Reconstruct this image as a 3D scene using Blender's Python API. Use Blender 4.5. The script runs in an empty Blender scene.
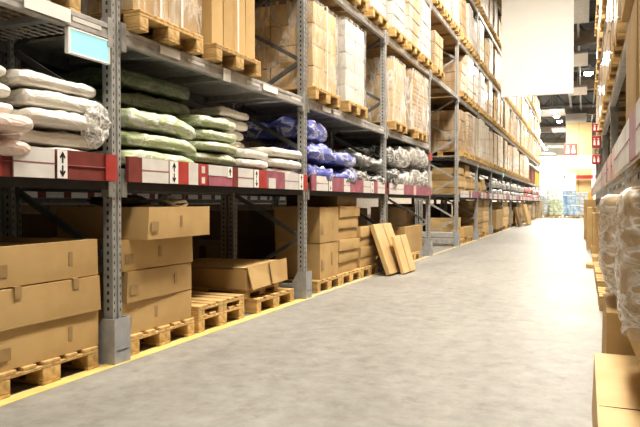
import bpy, math, random
from mathutils import Vector, noise
R = math.radians
rnd = random.Random(7)
col = bpy.context.scene.collection

# ------------------------------------------------------------------ materials
def new_mat(name):
    m = bpy.data.materials.new(name); m.use_nodes = True
    nt = m.node_tree
    return m, nt, nt.nodes['Principled BSDF']

def N(nt, typ, **kw):
    n = nt.nodes.new(typ)
    for k, v in kw.items():
        if k in n.inputs: n.inputs[k].default_value = v
        else: setattr(n, k, v)
    return n

def rgba(c): return (c[0], c[1], c[2], 1)

def noisy(name, c1, c2, scale=6, rough=.7, metal=0, bump=.0, bscale=40, stretch=(1, 1, 1), randv=.12, coat=0, spec=.4, detail=5, coords='Object'):
    m, nt, b = new_mat(name)
    tc = N(nt, 'ShaderNodeTexCoord'); mp = N(nt, 'ShaderNodeMapping')
    mp.inputs['Scale'].default_value = stretch
    nt.links.new(tc.outputs[coords], mp.inputs[0])
    n1 = N(nt, 'ShaderNodeTexNoise', Scale=scale, Detail=detail)
    nt.links.new(mp.outputs[0], n1.inputs['Vector'])
    rp = nt.nodes.new('ShaderNodeValToRGB')
    rp.color_ramp.elements[0].position = .32; rp.color_ramp.elements[0].color = rgba(c1)
    rp.color_ramp.elements[1].position = .68; rp.color_ramp.elements[1].color = rgba(c2)
    nt.links.new(n1.outputs[0], rp.inputs[0])
    oi = N(nt, 'ShaderNodeObjectInfo')
    mr = N(nt, 'ShaderNodeMapRange'); mr.inputs['To Min'].default_value = 1 - randv; mr.inputs['To Max'].default_value = 1 + randv * .5
    nt.links.new(oi.outputs['Random'], mr.inputs[0])
    hs = N(nt, 'ShaderNodeHueSaturation')
    nt.links.new(mr.outputs[0], hs.inputs['Value']); nt.links.new(rp.outputs[0], hs.inputs['Color'])
    nt.links.new(hs.outputs[0], b.inputs['Base Color'])
    b.inputs['Roughness'].default_value = rough; b.inputs['Metallic'].default_value = metal
    b.inputs['Coat Weight'].default_value = coat; b.inputs['Specular IOR Level'].default_value = spec
    if coat: b.inputs['Coat Roughness'].default_value = .12
    if bump:
        n2 = N(nt, 'ShaderNodeTexNoise', Scale=bscale, Detail=3)
        nt.links.new(mp.outputs[0], n2.inputs['Vector'])
        bp = N(nt, 'ShaderNodeBump', Strength=bump, Distance=.01)
        nt.links.new(n2.outputs[0], bp.inputs['Height']); nt.links.new(bp.outputs[0], b.inputs['Normal'])
    return m

M = {}
M['card'] = noisy('cardboard', (.47, .31, .135), (.57, .395, .185), 3, .75, bump=.05, bscale=60)
M['card_dark'] = noisy('cardboard_dim', (.20, .125, .055), (.26, .165, .08), 3, .8)  # darker cardboard copy; the rear racks' shade is put into its colour
M['card_light'] = noisy('cardboard_pale', (.60, .42, .20), (.70, .51, .27), 3, .7, bump=.04)
M['tape'] = noisy('parcel_tape', (.36, .24, .11), (.43, .29, .14), 12, .4, spec=.5)
M['wood'] = noisy('pallet_wood', (.44, .27, .10), (.72, .51, .24), 5, .75, bump=.25, bscale=30, stretch=(1, 4, 4), randv=.2)
M['wood_dull'] = noisy('weathered_wood', (.30, .20, .10), (.48, .34, .18), 5, .8, stretch=(1, 4, 4), randv=.2)
M['steel'] = noisy('galvanised_steel', (.36, .36, .35), (.48, .475, .46), 14, .42, .2, bump=.05, randv=.05)
M['steel_light'] = noisy('zinc_beam_steel', (.42, .41, .40), (.56, .55, .53), 10, .45, .3, randv=.05)
M['steel_dark'] = noisy('shaded_steel', (.13, .13, .13), (.19, .19, .19), 10, .5, .3)  # darker steel copy; shade inside the rack is put into its colour
M['steel_shadow'] = noisy('steel_painted_shadow', (.035, .033, .03), (.055, .05, .045), 8, .6)  # near-black: the shadow under the label strip is put into the colour
M['hole'] = noisy('slot_shadow', (.03, .03, .03), (.05, .05, .05), 5, .9)
M['guard'] = noisy('post_guard_steel', (.36, .37, .39), (.48, .49, .50), 12, .5, .2, bump=.05, randv=.05)
M['red'] = noisy('label_red', (.40, .05, .04), (.48, .075, .06), 9, .5)
M['maroon'] = noisy('label_dark_red', (.19, .045, .038), (.25, .06, .05), 9, .5, randv=.06)
M['plum'] = noisy('label_plum', (.30, .10, .14), (.42, .16, .20), 9, .5)
M['paper'] = noisy('label_paper', (.66, .64, .61), (.76, .74, .71), 7, .5, randv=.08)
M['white'] = noisy('white_card', (.86, .85, .82), (.92, .91, .88), 5, .5, randv=.02)
M['black'] = noisy('black_ink', (.02, .02, .02), (.03, .03, .03), 5, .5)
M['pink'] = noisy('rose_sleeve', (.70, .45, .42), (.80, .58, .54), 9, .5)
M['strap'] = noisy('white_strap', (.8, .8, .78), (.9, .9, .88), 9, .4)
M['strap_dark'] = noisy('black_strap', (.04, .04, .05), (.08, .08, .09), 9, .3)
M['yellow'] = noisy('yellow_floor_paint', (.62, .47, .17), (.80, .62, .24), 6, .5, spec=.4)
M['yellow_worn'] = noisy('worn_floor_paint', (.52, .44, .27), (.66, .55, .30), 6, .6, spec=.3)
M['dark_roof'] = noisy('dark_roof_metal', (.045, .045, .045), (.075, .072, .07), 3, .8)
M['truss'] = noisy('roof_truss_steel', (.12, .115, .11), (.20, .19, .18), 3, .7)
M['truss_tan'] = noisy('roof_beam_tan', (.32, .27, .22), (.42, .36, .30), 3, .7)
M['wall'] = noisy('pale_wall', (.78, .76, .70), (.84, .82, .77), 1, .8)
M['pillar'] = noisy('birch_cladding', (.70, .49, .24), (.80, .60, .33), 1.5, .6, stretch=(1, 1, .2))
M['orange'] = noisy('orange_panel', (.78, .36, .08), (.85, .46, .14), 2, .6)
M['blue'] = noisy('blue_film', (.16, .32, .55), (.62, .74, .84), 3, .3, coat=.4)
M['aqua'] = noisy('aqua_film', (.48, .62, .72), (.88, .90, .90), 3, .3, coat=.4)
M['green'] = noisy('green_film', (.35, .48, .25), (.80, .84, .72), 3, .4)
M['mustard'] = noisy('mustard_textile', (.75, .48, .05), (.85, .60, .12), 3, .6)
M['brownbag'] = noisy('black_sack', (.05, .045, .035), (.10, .085, .06), 4, .35, bump=.5, bscale=9)

def bag_mat(name, c1, c2, glint=.55, scale=3):
    """soft goods under a glossy clear bag: base colour broken by whitish film glints"""
    m, nt, b = new_mat(name)
    tc = N(nt, 'ShaderNodeTexCoord'); mp = N(nt, 'ShaderNodeMapping'); mp.inputs['Scale'].default_value = (2.2, 1.3, 3.5)
    oi = N(nt, 'ShaderNodeObjectInfo'); mul = N(nt, 'ShaderNodeMath', operation='MULTIPLY'); mul.inputs[1].default_value = 37
    nt.links.new(oi.outputs['Random'], mul.inputs[0])
    nt.links.new(tc.outputs['Object'], mp.inputs[0]); nt.links.new(mul.outputs[0], mp.inputs['Location'])
    n1 = N(nt, 'ShaderNodeTexNoise', Scale=scale, Detail=4); nt.links.new(mp.outputs[0], n1.inputs['Vector'])
    rp = nt.nodes.new('ShaderNodeValToRGB')
    rp.color_ramp.elements[0].position = .3; rp.color_ramp.elements[0].color = rgba(c1)
    rp.color_ramp.elements[1].position = .7; rp.color_ramp.elements[1].color = rgba(c2)
    nt.links.new(n1.outputs[0], rp.inputs[0])
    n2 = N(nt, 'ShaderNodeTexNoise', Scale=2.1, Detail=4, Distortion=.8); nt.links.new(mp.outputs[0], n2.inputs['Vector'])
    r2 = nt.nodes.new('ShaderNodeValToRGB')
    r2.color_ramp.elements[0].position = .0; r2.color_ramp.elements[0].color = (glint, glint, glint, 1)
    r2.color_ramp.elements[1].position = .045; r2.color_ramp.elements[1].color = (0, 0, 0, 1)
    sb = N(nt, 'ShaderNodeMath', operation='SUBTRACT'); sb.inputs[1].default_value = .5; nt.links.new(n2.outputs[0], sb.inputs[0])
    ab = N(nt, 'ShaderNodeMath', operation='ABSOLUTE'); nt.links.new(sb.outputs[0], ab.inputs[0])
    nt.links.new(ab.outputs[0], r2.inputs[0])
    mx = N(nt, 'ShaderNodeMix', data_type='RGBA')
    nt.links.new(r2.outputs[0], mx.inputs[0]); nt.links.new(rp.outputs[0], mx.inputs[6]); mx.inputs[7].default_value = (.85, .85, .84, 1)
    nt.links.new(mx.outputs[2], b.inputs['Base Color'])
    b.inputs['Roughness'].default_value = .45
    b.inputs['Coat Weight'].default_value = .7; b.inputs['Coat Roughness'].default_value = .13
    n3 = N(nt, 'ShaderNodeTexNoise', Scale=7, Detail=3, Distortion=1.2); nt.links.new(mp.outputs[0], n3.inputs['Vector'])
    bp = N(nt, 'ShaderNodeBump', Strength=.7, Distance=.02)
    nt.links.new(n3.outputs[0], bp.inputs['Height']); nt.links.new(bp.outputs[0], b.inputs['Normal'])
    nt.links.new(bp.outputs[0], b.inputs['Coat Normal'])
    return m
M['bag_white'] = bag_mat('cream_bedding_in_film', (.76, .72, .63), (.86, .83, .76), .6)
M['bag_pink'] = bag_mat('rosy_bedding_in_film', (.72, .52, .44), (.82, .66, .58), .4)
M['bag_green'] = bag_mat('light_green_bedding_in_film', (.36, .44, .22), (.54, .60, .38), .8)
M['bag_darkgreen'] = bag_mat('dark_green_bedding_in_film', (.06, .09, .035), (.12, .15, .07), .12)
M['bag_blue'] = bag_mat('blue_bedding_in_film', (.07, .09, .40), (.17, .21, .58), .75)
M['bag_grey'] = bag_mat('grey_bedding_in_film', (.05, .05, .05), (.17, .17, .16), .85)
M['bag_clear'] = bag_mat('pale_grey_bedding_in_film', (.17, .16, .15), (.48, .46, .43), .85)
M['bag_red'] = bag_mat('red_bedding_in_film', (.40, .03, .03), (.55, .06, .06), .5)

def film_mat(name, amount, tint=(.9, .89, .86), scale=3.0, stretch=(1, 1, .35)):
    m, nt, b = new_mat(name)
    b.inputs['Base Color'].default_value = rgba(tint); b.inputs['Roughness'].default_value = .25
    b.inputs['Specular IOR Level'].default_value = .6
    tc = N(nt, 'ShaderNodeTexCoord'); mp = N(nt, 'ShaderNodeMapping'); mp.inputs['Scale'].default_value = stretch
    mp.inputs['Rotation'].default_value = (.2, .15, 0)
    nt.links.new(tc.outputs['Object'], mp.inputs[0])
    n = N(nt, 'ShaderNodeTexNoise', Scale=scale, Detail=5, Distortion=.7); nt.links.new(mp.outputs[0], n.inputs['Vector'])
    sb = N(nt, 'ShaderNodeMath', operation='SUBTRACT'); sb.inputs[1].default_value = .5; nt.links.new(n.outputs[0], sb.inputs[0])
    ab = N(nt, 'ShaderNodeMath', operation='ABSOLUTE'); nt.links.new(sb.outputs[0], ab.inputs[0])
    mr = N(nt, 'ShaderNodeMapRange'); mr.inputs['From Min'].default_value = 0; mr.inputs['From Max'].default_value = .09
    mr.inputs['To Min'].default_value = min(1, amount * 2.0); mr.inputs['To Max'].default_value = amount * .45
    nt.links.new(ab.outputs[0], mr.inputs[0]); nt.links.new(mr.outputs[0], b.inputs['Alpha'])
    return m
M['film'] = film_mat('stretch_film', .22, scale=4, stretch=(1.6, 1.6, .5))
M['film_heavy'] = film_mat('white_stretch_film', .36, scale=4, stretch=(1.6, 1.6, .4))
M['film_tuft'] = film_mat('crinkled_clear_plastic', .55, scale=14, stretch=(1, 1, 1))

def wrapped_mat(name, base1, base2, film, lo=.4, hi=.62, layers=0):
    """distant load: carton colour showing through vertical streaks of stretch film, carton joints as thin lines"""
    m, nt, b = new_mat(name)
    tc = N(nt, 'ShaderNodeTexCoord'); mp = N(nt, 'ShaderNodeMapping'); mp.inputs['Scale'].default_value = (2.2, 2.2, .5)
    oi = N(nt, 'ShaderNodeObjectInfo'); mul = N(nt, 'ShaderNodeMath', operation='MULTIPLY'); mul.inputs[1].default_value = 53
    nt.links.new(oi.outputs['Random'], mul.inputs[0]); nt.links.new(mul.outputs[0], mp.inputs['Location'])
    nt.links.new(tc.outputs['Object'], mp.inputs[0])
    n1 = N(nt, 'ShaderNodeTexNoise', Scale=2.4, Detail=5); nt.links.new(mp.outputs[0], n1.inputs['Vector'])
    r = nt.nodes.new('ShaderNodeValToRGB')
    r.color_ramp.elements[0].position = lo; r.color_ramp.elements[0].color = (0, 0, 0, 1)
    r.color_ramp.elements[1].position = hi; r.color_ramp.elements[1].color = (1, 1, 1, 1)
    nt.links.new(n1.outputs[0], r.inputs[0])
    c = N(nt, 'ShaderNodeMix', data_type='RGBA'); c.inputs[6].default_value = rgba(base1); c.inputs[7].default_value = rgba(base2)
    nt.links.new(oi.outputs['Random'], c.inputs[0])
    mx = N(nt, 'ShaderNodeMix', data_type='RGBA')
    nt.links.new(r.outputs[0], mx.inputs[0]); nt.links.new(c.outputs[2], mx.inputs[6]); mx.inputs[7].default_value = rgba(film)
    nt.links.new(mx.outputs[2], b.inputs['Base Color']); b.inputs['Roughness'].default_value = .4
    b.inputs['Coat Weight'].default_value = .25
    return m
M['w_brown'] = wrapped_mat('film_over_brown_cartons', (.40, .26, .13), (.50, .35, .20), (.66, .59, .49), .45, .72)
M['w_cream'] = wrapped_mat('film_over_cream_cartons', (.42, .31, .19), (.54, .43, .30), (.68, .63, .55), .38, .62)
M['w_lilac'] = wrapped_mat('film_over_white_cartons', (.50, .45, .42), (.60, .56, .53), (.72, .69, .67), .38, .58)

# floor: polished concrete
def floor_mat():
    m, nt, b = new_mat('polished_concrete')
    tc = N(nt, 'ShaderNodeTexCoord')
    n1 = N(nt, 'ShaderNodeTexNoise', Scale=1.3, Detail=8, Roughness=.68); n2 = N(nt, 'ShaderNodeTexNoise', Scale=7, Detail=6, Roughness=.7)
    mp = N(nt, 'ShaderNodeMapping'); mp.inputs['Scale'].default_value = (1.2, .5, 1)
    nt.links.new(tc.outputs['Object'], mp.inputs[0])
    nt.links.new(mp.outputs[0], n1.inputs['Vector']); nt.links.new(tc.outputs['Object'], n2.inputs['Vector'])
    ad = N(nt, 'ShaderNodeMath', operation='ADD'); nt.links.new(n1.outputs[0], ad.inputs[0]); nt.links.new(n2.outputs[0], ad.inputs[1])
    r = nt.nodes.new('ShaderNodeValToRGB')
    e = r.color_ramp.elements
    e[0].position = .36; e[0].color = (.23, .222, .202, 1); e[1].position = .66; e[1].color = (.375, .365, .34, 1)
    h = N(nt, 'ShaderNodeMath', operation='MULTIPLY'); h.inputs[1].default_value = .5
    nt.links.new(ad.outputs[0], h.inputs[0]); nt.links.new(h.outputs[0], r.inputs[0])
    # scattered scuffs
    n3 = N(nt, 'ShaderNodeTexNoise', Scale=9, Detail=8, Distortion=.2, Roughness=.75)
    mp3 = N(nt, 'ShaderNodeMapping'); mp3.inputs['Scale'].default_value = (.6, .45, 1); nt.links.new(tc.outputs['Object'], mp3.inputs[0])
    nt.links.new(mp3.outputs[0], n3.inputs['Vector'])
    r3 = nt.nodes.new('ShaderNodeValToRGB'); r3.color_ramp.elements[0].position = .28; r3.color_ramp.elements[0].color = (.74, .72, .69, 1)
    r3.color_ramp.elements[1].position = .46; r3.color_ramp.elements[1].color = (1, 1, 1, 1)
    nt.links.new(n3.outputs[0], r3.inputs[0])
    mx = N(nt, 'ShaderNodeMix', data_type='RGBA', blend_type='MULTIPLY'); mx.inputs[0].default_value = 1
    nt.links.new(r.outputs[0], mx.inputs[6]); nt.links.new(r3.outputs[0], mx.inputs[7])
    # saw-cut joints of the slab, 6 m apart
    sp = N(nt, 'ShaderNodeSeparateXYZ'); nt.links.new(tc.outputs['Object'], sp.inputs[0])
    md = N(nt, 'ShaderNodeMath', operation='PINGPONG'); md.inputs[1].default_value = 6; nt.links.new(sp.outputs['Y'], md.inputs[0])
    lt = N(nt, 'ShaderNodeMath', operation='LESS_THAN'); lt.inputs[1].default_value = .018; nt.links.new(md.outputs[0], lt.inputs[0])
    m2 = N(nt, 'ShaderNodeMix', data_type='RGBA'); nt.links.new(lt.outputs[0], m2.inputs[0]); nt.links.new(mx.outputs[2], m2.inputs[6]); m2.inputs[7].default_value = (.3, .29, .27, 1)
    nt.links.new(m2.outputs[2], b.inputs['Base Color'])
    mr = N(nt, 'ShaderNodeMapRange'); mr.inputs['From Min'].default_value = .3; mr.inputs['From Max'].default_value = .7
    mr.inputs['To Min'].default_value = .42; mr.inputs['To Max'].default_value = .58
    nt.links.new(n1.outputs[0], mr.inputs[0]); nt.links.new(mr.outputs[0], b.inputs['Roughness'])
    b.inputs['Specular IOR Level'].default_value = .13
    return m
M['floor'] = floor_mat()

def emis(name, c, s):
    m, nt, b = new_mat(name)
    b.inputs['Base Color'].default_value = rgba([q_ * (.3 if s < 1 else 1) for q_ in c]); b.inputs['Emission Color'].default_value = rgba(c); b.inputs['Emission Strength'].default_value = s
    return m
def cloth_mat():
    m, nt, b = new_mat('banner_cloth')
    b.inputs['Base Color'].default_value = (.93, .92, .88, 1); b.inputs['Roughness'].default_value = .8
    tr = N(nt, 'ShaderNodeBsdfTranslucent'); tr.inputs[0].default_value = (.95, .93, .88, 1)
    mx = N(nt, 'ShaderNodeMixShader'); mx.inputs[0].default_value = .5
    out = nt.nodes['Material Output']
    nt.links.new(b.outputs[0], mx.inputs[1]); nt.links.new(tr.outputs[0], mx.inputs[2]); nt.links.new(mx.outputs[0], out.inputs[0])
    return m
M['cloth'] = cloth_mat()
M['lamp'] = emis('lamp_glow', (1, .96, .88), 30)
M['cyan'] = emis('cyan_panel', (.42, .86, .88), .80)  # no lamp: the sign's brightness is put in as a glow

# ------------------------------------------------------------------ mesh builder
class MB:
    def __init__(s): s.v = []; s.f = []; s.m = []; s.sm = []
    def quad(s, pts, mi=0, smooth=False):
        n = len(s.v); s.v += [tuple(p) for p in pts]; s.f.append(tuple(range(n, n + len(pts)))); s.m.append(mi); s.sm.append(smooth)
    def box(s, x0, x1, y0, y1, z0, z1, mi=0, bev=0, fn=None):
        """box, with small chamfered edges when bev > 0"""
        if bev <= 0:
            n = len(s.v)
            p = [(x, y, z) for z in (z0, z1) for y in (y0, y1) for x in (x0, x1)]
            if fn: p = [fn(*q) for q in p]
            s.v += p
            for f in ((0, 2, 3, 1), (4, 5, 7, 6), (0, 1, 5, 4), (2, 6, 7, 3), (0, 4, 6, 2), (1, 3, 7, 5)):
                s.f.append(tuple(n + i for i in f)); s.m.append(mi); s.sm.append(False)
            return
        b = min(bev, (x1 - x0) * .3, (y1 - y0) * .3, (z1 - z0) * .3)
        n = len(s.v); idx = {}
        X = (x0, x1); Y = (y0, y1); Z = (z0, z1)
        for i in (0, 1):
            for j in (0, 1):
                for k in (0, 1):
                    c = (X[i], Y[j], Z[k]); d = (b * (1 - 2 * i), b * (1 - 2 * j), b * (1 - 2 * k))
                    for a in range(3):
                        p = [c[t] + (d[t] if t != a else 0) for t in range(3)]
                        if fn: p = fn(*p)
                        idx[(i, j, k, a)] = len(s.v); s.v.append(tuple(p))
        def add(l): s.f.append(tuple(l)); s.m.append(mi); s.sm.append(False)
        for i in (0, 1):
            q = [(i, 0, 0), (i, 1, 0), (i, 1, 1), (i, 0, 1)]; l = [idx[t + (0,)] for t in q]; add(l if i else l[::-1])
            q = [(0, i, 0), (0, i, 1), (1, i, 1), (1, i, 0)]; l = [idx[t + (1,)] for t in q]; add(l if i else l[::-1])
            q = [(0, 0, i), (1, 0, i), (1, 1, i), (0, 1, i)]; l = [idx[t + (2,)] for t in q]; add(l if i else l[::-1])
        for i in (0, 1):
            for j in (0, 1):
                add([idx[(i, j, 0, 0)], idx[(i, j, 1, 0)], idx[(i, j, 1, 1)], idx[(i, j, 0, 1)]])
                add([idx[(i, 0, j, 0)], idx[(i, 1, j, 0)], idx[(i, 1, j, 2)], idx[(i, 0, j, 2)]])
                add([idx[(0, i, j, 1)], idx[(1, i, j, 1)], idx[(1, i, j, 2)], idx[(0, i, j, 2)]])
        for i in (0, 1):
            for j in (0, 1):
                for k in (0, 1): add([idx[(i, j, k, a)] for a in range(3)])
    def bar(s, a, b, w, t, mi=0):
        """rectangular bar between two points"""
        a = Vector(a); b = Vector(b); d = (b - a).normalized()
        u = d.cross(Vector((0, 0, 1)))
        if u.length < .01: u = Vector((1, 0, 0))
        u.normalize(); v = d.cross(u)
        n = len(s.v)
        for p in (a, b):
            for (i, j) in ((-1, -1), (1, -1), (1, 1), (-1, 1)): s.v.append(tuple(p + u * i * w / 2 + v * j * t / 2))
        for f in ((0, 1, 2, 3), (7, 6, 5, 4), (0, 4, 5, 1), (1, 5, 6, 2), (2, 6, 7, 3), (3, 7, 4, 0)):
            s.f.append(tuple(n + i for i in f)); s.m.append(mi); s.sm.append(False)
    def tube(s, pts, r, seg=8, mi=0):
        n = len(s.v)
        for i, p in enumerate(pts):
            p = Vector(p); d = (Vector(pts[min(i + 1, len(pts) - 1)]) - Vector(pts[max(i - 1, 0)])).normalized()
            u = d.cross(Vector((0, 0, 1)))
            if u.length < .01: u = Vector((1, 0, 0))
            u.normalize(); v = d.cross(u)
            for k in range(seg):
                t = 2 * math.pi * k / seg; s.v.append(tuple(p + u * r * math.cos(t) + v * r * math.sin(t)))
        for i in range(len(pts) - 1):
            for k in range(seg):
                s.f.append((n + i * seg + k, n + i * seg + (k + 1) % seg, n + (i + 1) * seg + (k + 1) % seg, n + (i + 1) * seg + k)); s.m.append(mi); s.sm.append(True)
    def mesh(s, name, mats):
        me = bpy.data.meshes.new(name); me.from_pydata(s.v, [], s.f)
        for m in (mats if isinstance(mats, (list, tuple)) else [mats]): me.materials.append(m)
        for p, mi, sm in zip(me.polygons, s.m, s.sm): p.material_index = mi; p.use_smooth = sm
        me.update()
        import bmesh
        bm = bmesh.new(); bm.from_mesh(me); bmesh.ops.recalc_face_normals(bm, faces=bm.faces); bm.to_mesh(me); bm.free()
        return me
    def build(s, name, mats, parent=None, loc=(0, 0, 0), rz=0):
        return inst(name, s.mesh(name, mats), parent, loc, rz)

def inst(name, me, parent=None, loc=(0, 0, 0), rz=0):
    o = bpy.data.objects.new(name, me); col.objects.link(o); o.location = loc; o.rotation_euler = (0, 0, rz)
    if parent: o.parent = parent
    return o
def tag(o, label, cat, group=None):
    o['label'] = label; o['category'] = cat
    if group: o['group'] = group
    return o
def thing(name, label, cat, loc=(0, 0, 0), rz=0, group=None):
    return tag(inst(name, None, None, loc, rz), label, cat, group)
def struct(o): o['kind'] = 'structure'; return o
def part(name, mats, parent, *box, bev=0, loc=(0, 0, 0), rz=0):
    b = MB(); b.box(*box, bev=bev); return b.build(name, mats, parent, loc, rz)
CH = {}
def copy_thing(src, loc, rz, label, group=None):
    """a thing and each of its parts, copied one by one"""
    r = src.copy(); col.objects.link(r); r.location = loc; r.rotation_euler = (0, 0, rz); r['label'] = label
    if group: r['group'] = group
    kids = CH.get(src.name) or [c for c in bpy.data.objects if c.parent == src]
    CH[src.name] = kids
    for ch in kids:
        c = ch.copy(); col.objects.link(c); c.parent = r
    return r

ORD = ['first', 'second', 'third', 'fourth', 'fifth', 'sixth', 'seventh', 'eighth', 'ninth', 'tenth', 'eleventh', 'twelfth', 'thirteenth', 'fourteenth', 'fifteenth', 'sixteenth']
LEVN = {1: 'low shelf', 2: 'second storage level', 3: 'third storage level', 4: 'fourth storage level', 5: 'fifth storage level', 6: 'top storage level'}

# ------------------------------------------------------------------ layout numbers (metres)
XF = -2.98                  # aisle face of the left rack
XB = -3.98                  # its back
P0, W = 3.62, 3.27          # first post, bay width
def PY(k): return P0 + W * k
NB = 14
LV = {1: (1.19, 1.34), 2: (2.20, 2.31), 3: (3.72, 3.84), 4: (5.18, 5.30), 5: (6.78, 6.90), 6: (8.36, 8.48)}
XR = .28                    # aisle face of the right rack
RY0 = 1.76
def RY(k): return RY0 + W * k
CEIL = 11.0

# ------------------------------------------------------------------ setting
struct(part('floor', M['floor'], None, -20, 12, -14, 125, -.1, 0))
b = MB(); b.box(-3.02, -2.915, -6, 7.0, 0, .003)
ln = b.build('trim_1', M['yellow']); struct(ln)
b = MB(); b.box(-3.01, -2.93, 7.0, 55, 0, .003)
ln = b.build('trim_2', M['yellow_worn']); struct(ln)
struct(part('ceiling', M['dark_roof'], None, -20, 12, -14, 125, CEIL, CEIL + .2))
struct(part('wall_end', M['wall'], None, -20, 12, 112, 112.3, 0, CEIL))
struct(part('wall_left', M['truss_tan'], None, -20.3, -20, -14, 112, 0, CEIL))
struct(part('wall_right', M['wall'], None, 11.8, 12, -14, 112, 0, CEIL))
struct(part('wall_back', M['wall'], None, -20, 12, -14.2, -14, 0, CEIL))

# roof trusses: each spans the hall
tm = MB()
tm.box(-19.5, 11.5, -.12, .12, -.16, 0); tm.box(-19.5, 11.5, -.12, .12, -1.25, -1.09)
for i in range(16):
    x = -19 + i * 1.95
    tm.bar((x, 0, -1.17), (x + .97, 0, -.08), .09, .09); tm.bar((x + .97, 0, -.08), (x + 1.95, 0, -1.17), .09, .09)
tme = tm.mesh('roof_truss', M['truss'])
for i in range(10):
    y = 22 + 8 * i
    o = inst('roof_truss', tme, None, (0, y, CEIL - .02))
    tag(o, 'dark lattice roof truss spanning the hall, %s truss from the camera' % ORD[i], 'roof truss')
pm = MB(); pm.box(-19.5, 11.5, -.25, .25, -.6, 0); pme = pm.mesh('roof_beam', M['truss_tan'])
for i in range(5):
    o = inst('roof_beam', pme, None, (0, 35 + 14 * i, CEIL - 1.4))
    tag(o, 'tan solid beam slung under the roof trusses, %s from the camera' % ORD[i], 'roof beam')
for i, (x, z) in enumerate(((-1.1, 9.6), (-.3, 9.3), (.7, 9.75))):
    b = MB(); b.tube([(x, 20, z), (x, 110, z)], .06 if i else .1)
    tag(b.build('ceiling_pipe', M['steel_light']), 'pale service pipe running along the roof, %s from the left' % ORD[i], 'pipe')

# ------------------------------------------------------------------ rack uprights
def post_mesh(h):
    b = MB()
    w, d = .045, .04
    # aisle face with a central groove, two side webs
    b.box(-d, d - .012, -w, w, 0, h, 0)
    b.box(d - .012, d, -w, -.012, 0, h, 0, )
    b.box(d - .012, d, .012, w, 0, h, 0)
    z = .35
    while z < h - .05:
        for s in (-.030, .030):
            b.quad([(d + .001, s - .005, z), (d + .001, s + .005, z), (d + .001, s + .003, z + .022), (d + .001, s - .003, z + .022)], 1)
        b.quad([(-.008, -w - .001, z + .01), (.008, -w - .001, z + .01), (.008, -w - .001, z + .035), (-.008, -w - .001, z + .035)], 1)
        z += .055
    return b.mesh('post', [M['steel'], M['hole']])
POST = post_mesh(9.4)
bp = MB(); bp.box(-.07, .07, -.07, .07, 0, .012); BASEP = bp.mesh('base_plate', M['steel'])
def brace_mesh(kind):
    b = MB()
    z0 = .19; st = 1.02
    out = []
    for i in range(9):
        a, c = z0 + st * i, z0 + st * (i + .5)
        e = z0 + st * (i + 1)
        out.append(((-.95, 0, a), (-.05, 0, c))); out.append(((-.05, 0, c), (-.95, 0, e)))
    return out
BR = brace_mesh(0)
def upright(name, y, xf, sgn, label, parts=True):
    """two perforated posts tied by zig-zag bracing; sgn=-1: rack lies to -X of its face"""
    t = thing(name, label, 'rack upright', (xf, y, 0))
    for x in (.04, .96):
        o = inst('post', POST, t, (sgn * x, 0, 0), 0 if sgn < 0 else math.pi)
        inst('base_plate', BASEP, t, (sgn * x, 0, 0))
    if parts:
        for a, c in BR[:14 if y < 20 else 8]:
            b = MB(); b.bar((-a[0] * sgn, a[1], a[2]), (-c[0] * sgn, c[1], c[2]), .03, .045)
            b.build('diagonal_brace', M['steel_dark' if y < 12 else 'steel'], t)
        b = MB(); b.bar((sgn * .05, 0, .14), (sgn * .95, 0, .14), .03, .045); b.build('cross_brace', M['steel'], t)
    else:
        b = MB()
        for a, c in BR[:8]: b.bar((-a[0] * sgn, a[1], a[2]), (-c[0] * sgn, c[1], c[2]), .03, .045)
        b.build('diagonal_brace', M['steel'], t)
    return t
for k in range(-1, NB + 1):
    upright('upright_frame', PY(k), XF, -1, 'grey perforated steel upright frame of the left rack, %s post from the camera' % ORD[k + 1], k < 6)

# post guards
def guard(y, xf, sgn, label):
    t = thing('post_guard', label, 'post guard', (xf, y, 0))
    h = .31
    b = MB(); x1 = -sgn * .045
    xs = sorted((x1, x1 + sgn * .008)); b.box(xs[0], xs[1], -.075, .075, 0, h); b.build('front_plate', M['guard'], t)
    for s in (-1, 1):
        b = MB(); y0, y1 = sorted((s * .075, s * .083))
        a = x1; c = sgn * .13; m_ = sgn * .06
        lo = [(a, 0), (c, 0), (c, h * .62), (m_, h), (a, h)]
        for yy in (y0, y1): b.quad([(p, yy, q) for p, q in lo])
        for i in range(5):
            p, q = lo[i], lo[(i + 1) % 5]
            b.quad([(p[0], y0, p[1]), (q[0], y0, q[1]), (q[0], y1, q[1]), (p[0], y1, p[1])])
        b.build('side_plate', M['guard'], t)
    b = MB(); b.box(*sorted((x1, -sgn * .048)), -.06, .06, .09, .094, 0); b.build('weld_seam', M['hole'], t)
    return t
for k in range(0, 7):
    guard(PY(k), XF, -1, 'folded grey steel guard at the foot of the %s left rack post' % ORD[k + 1])

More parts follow.
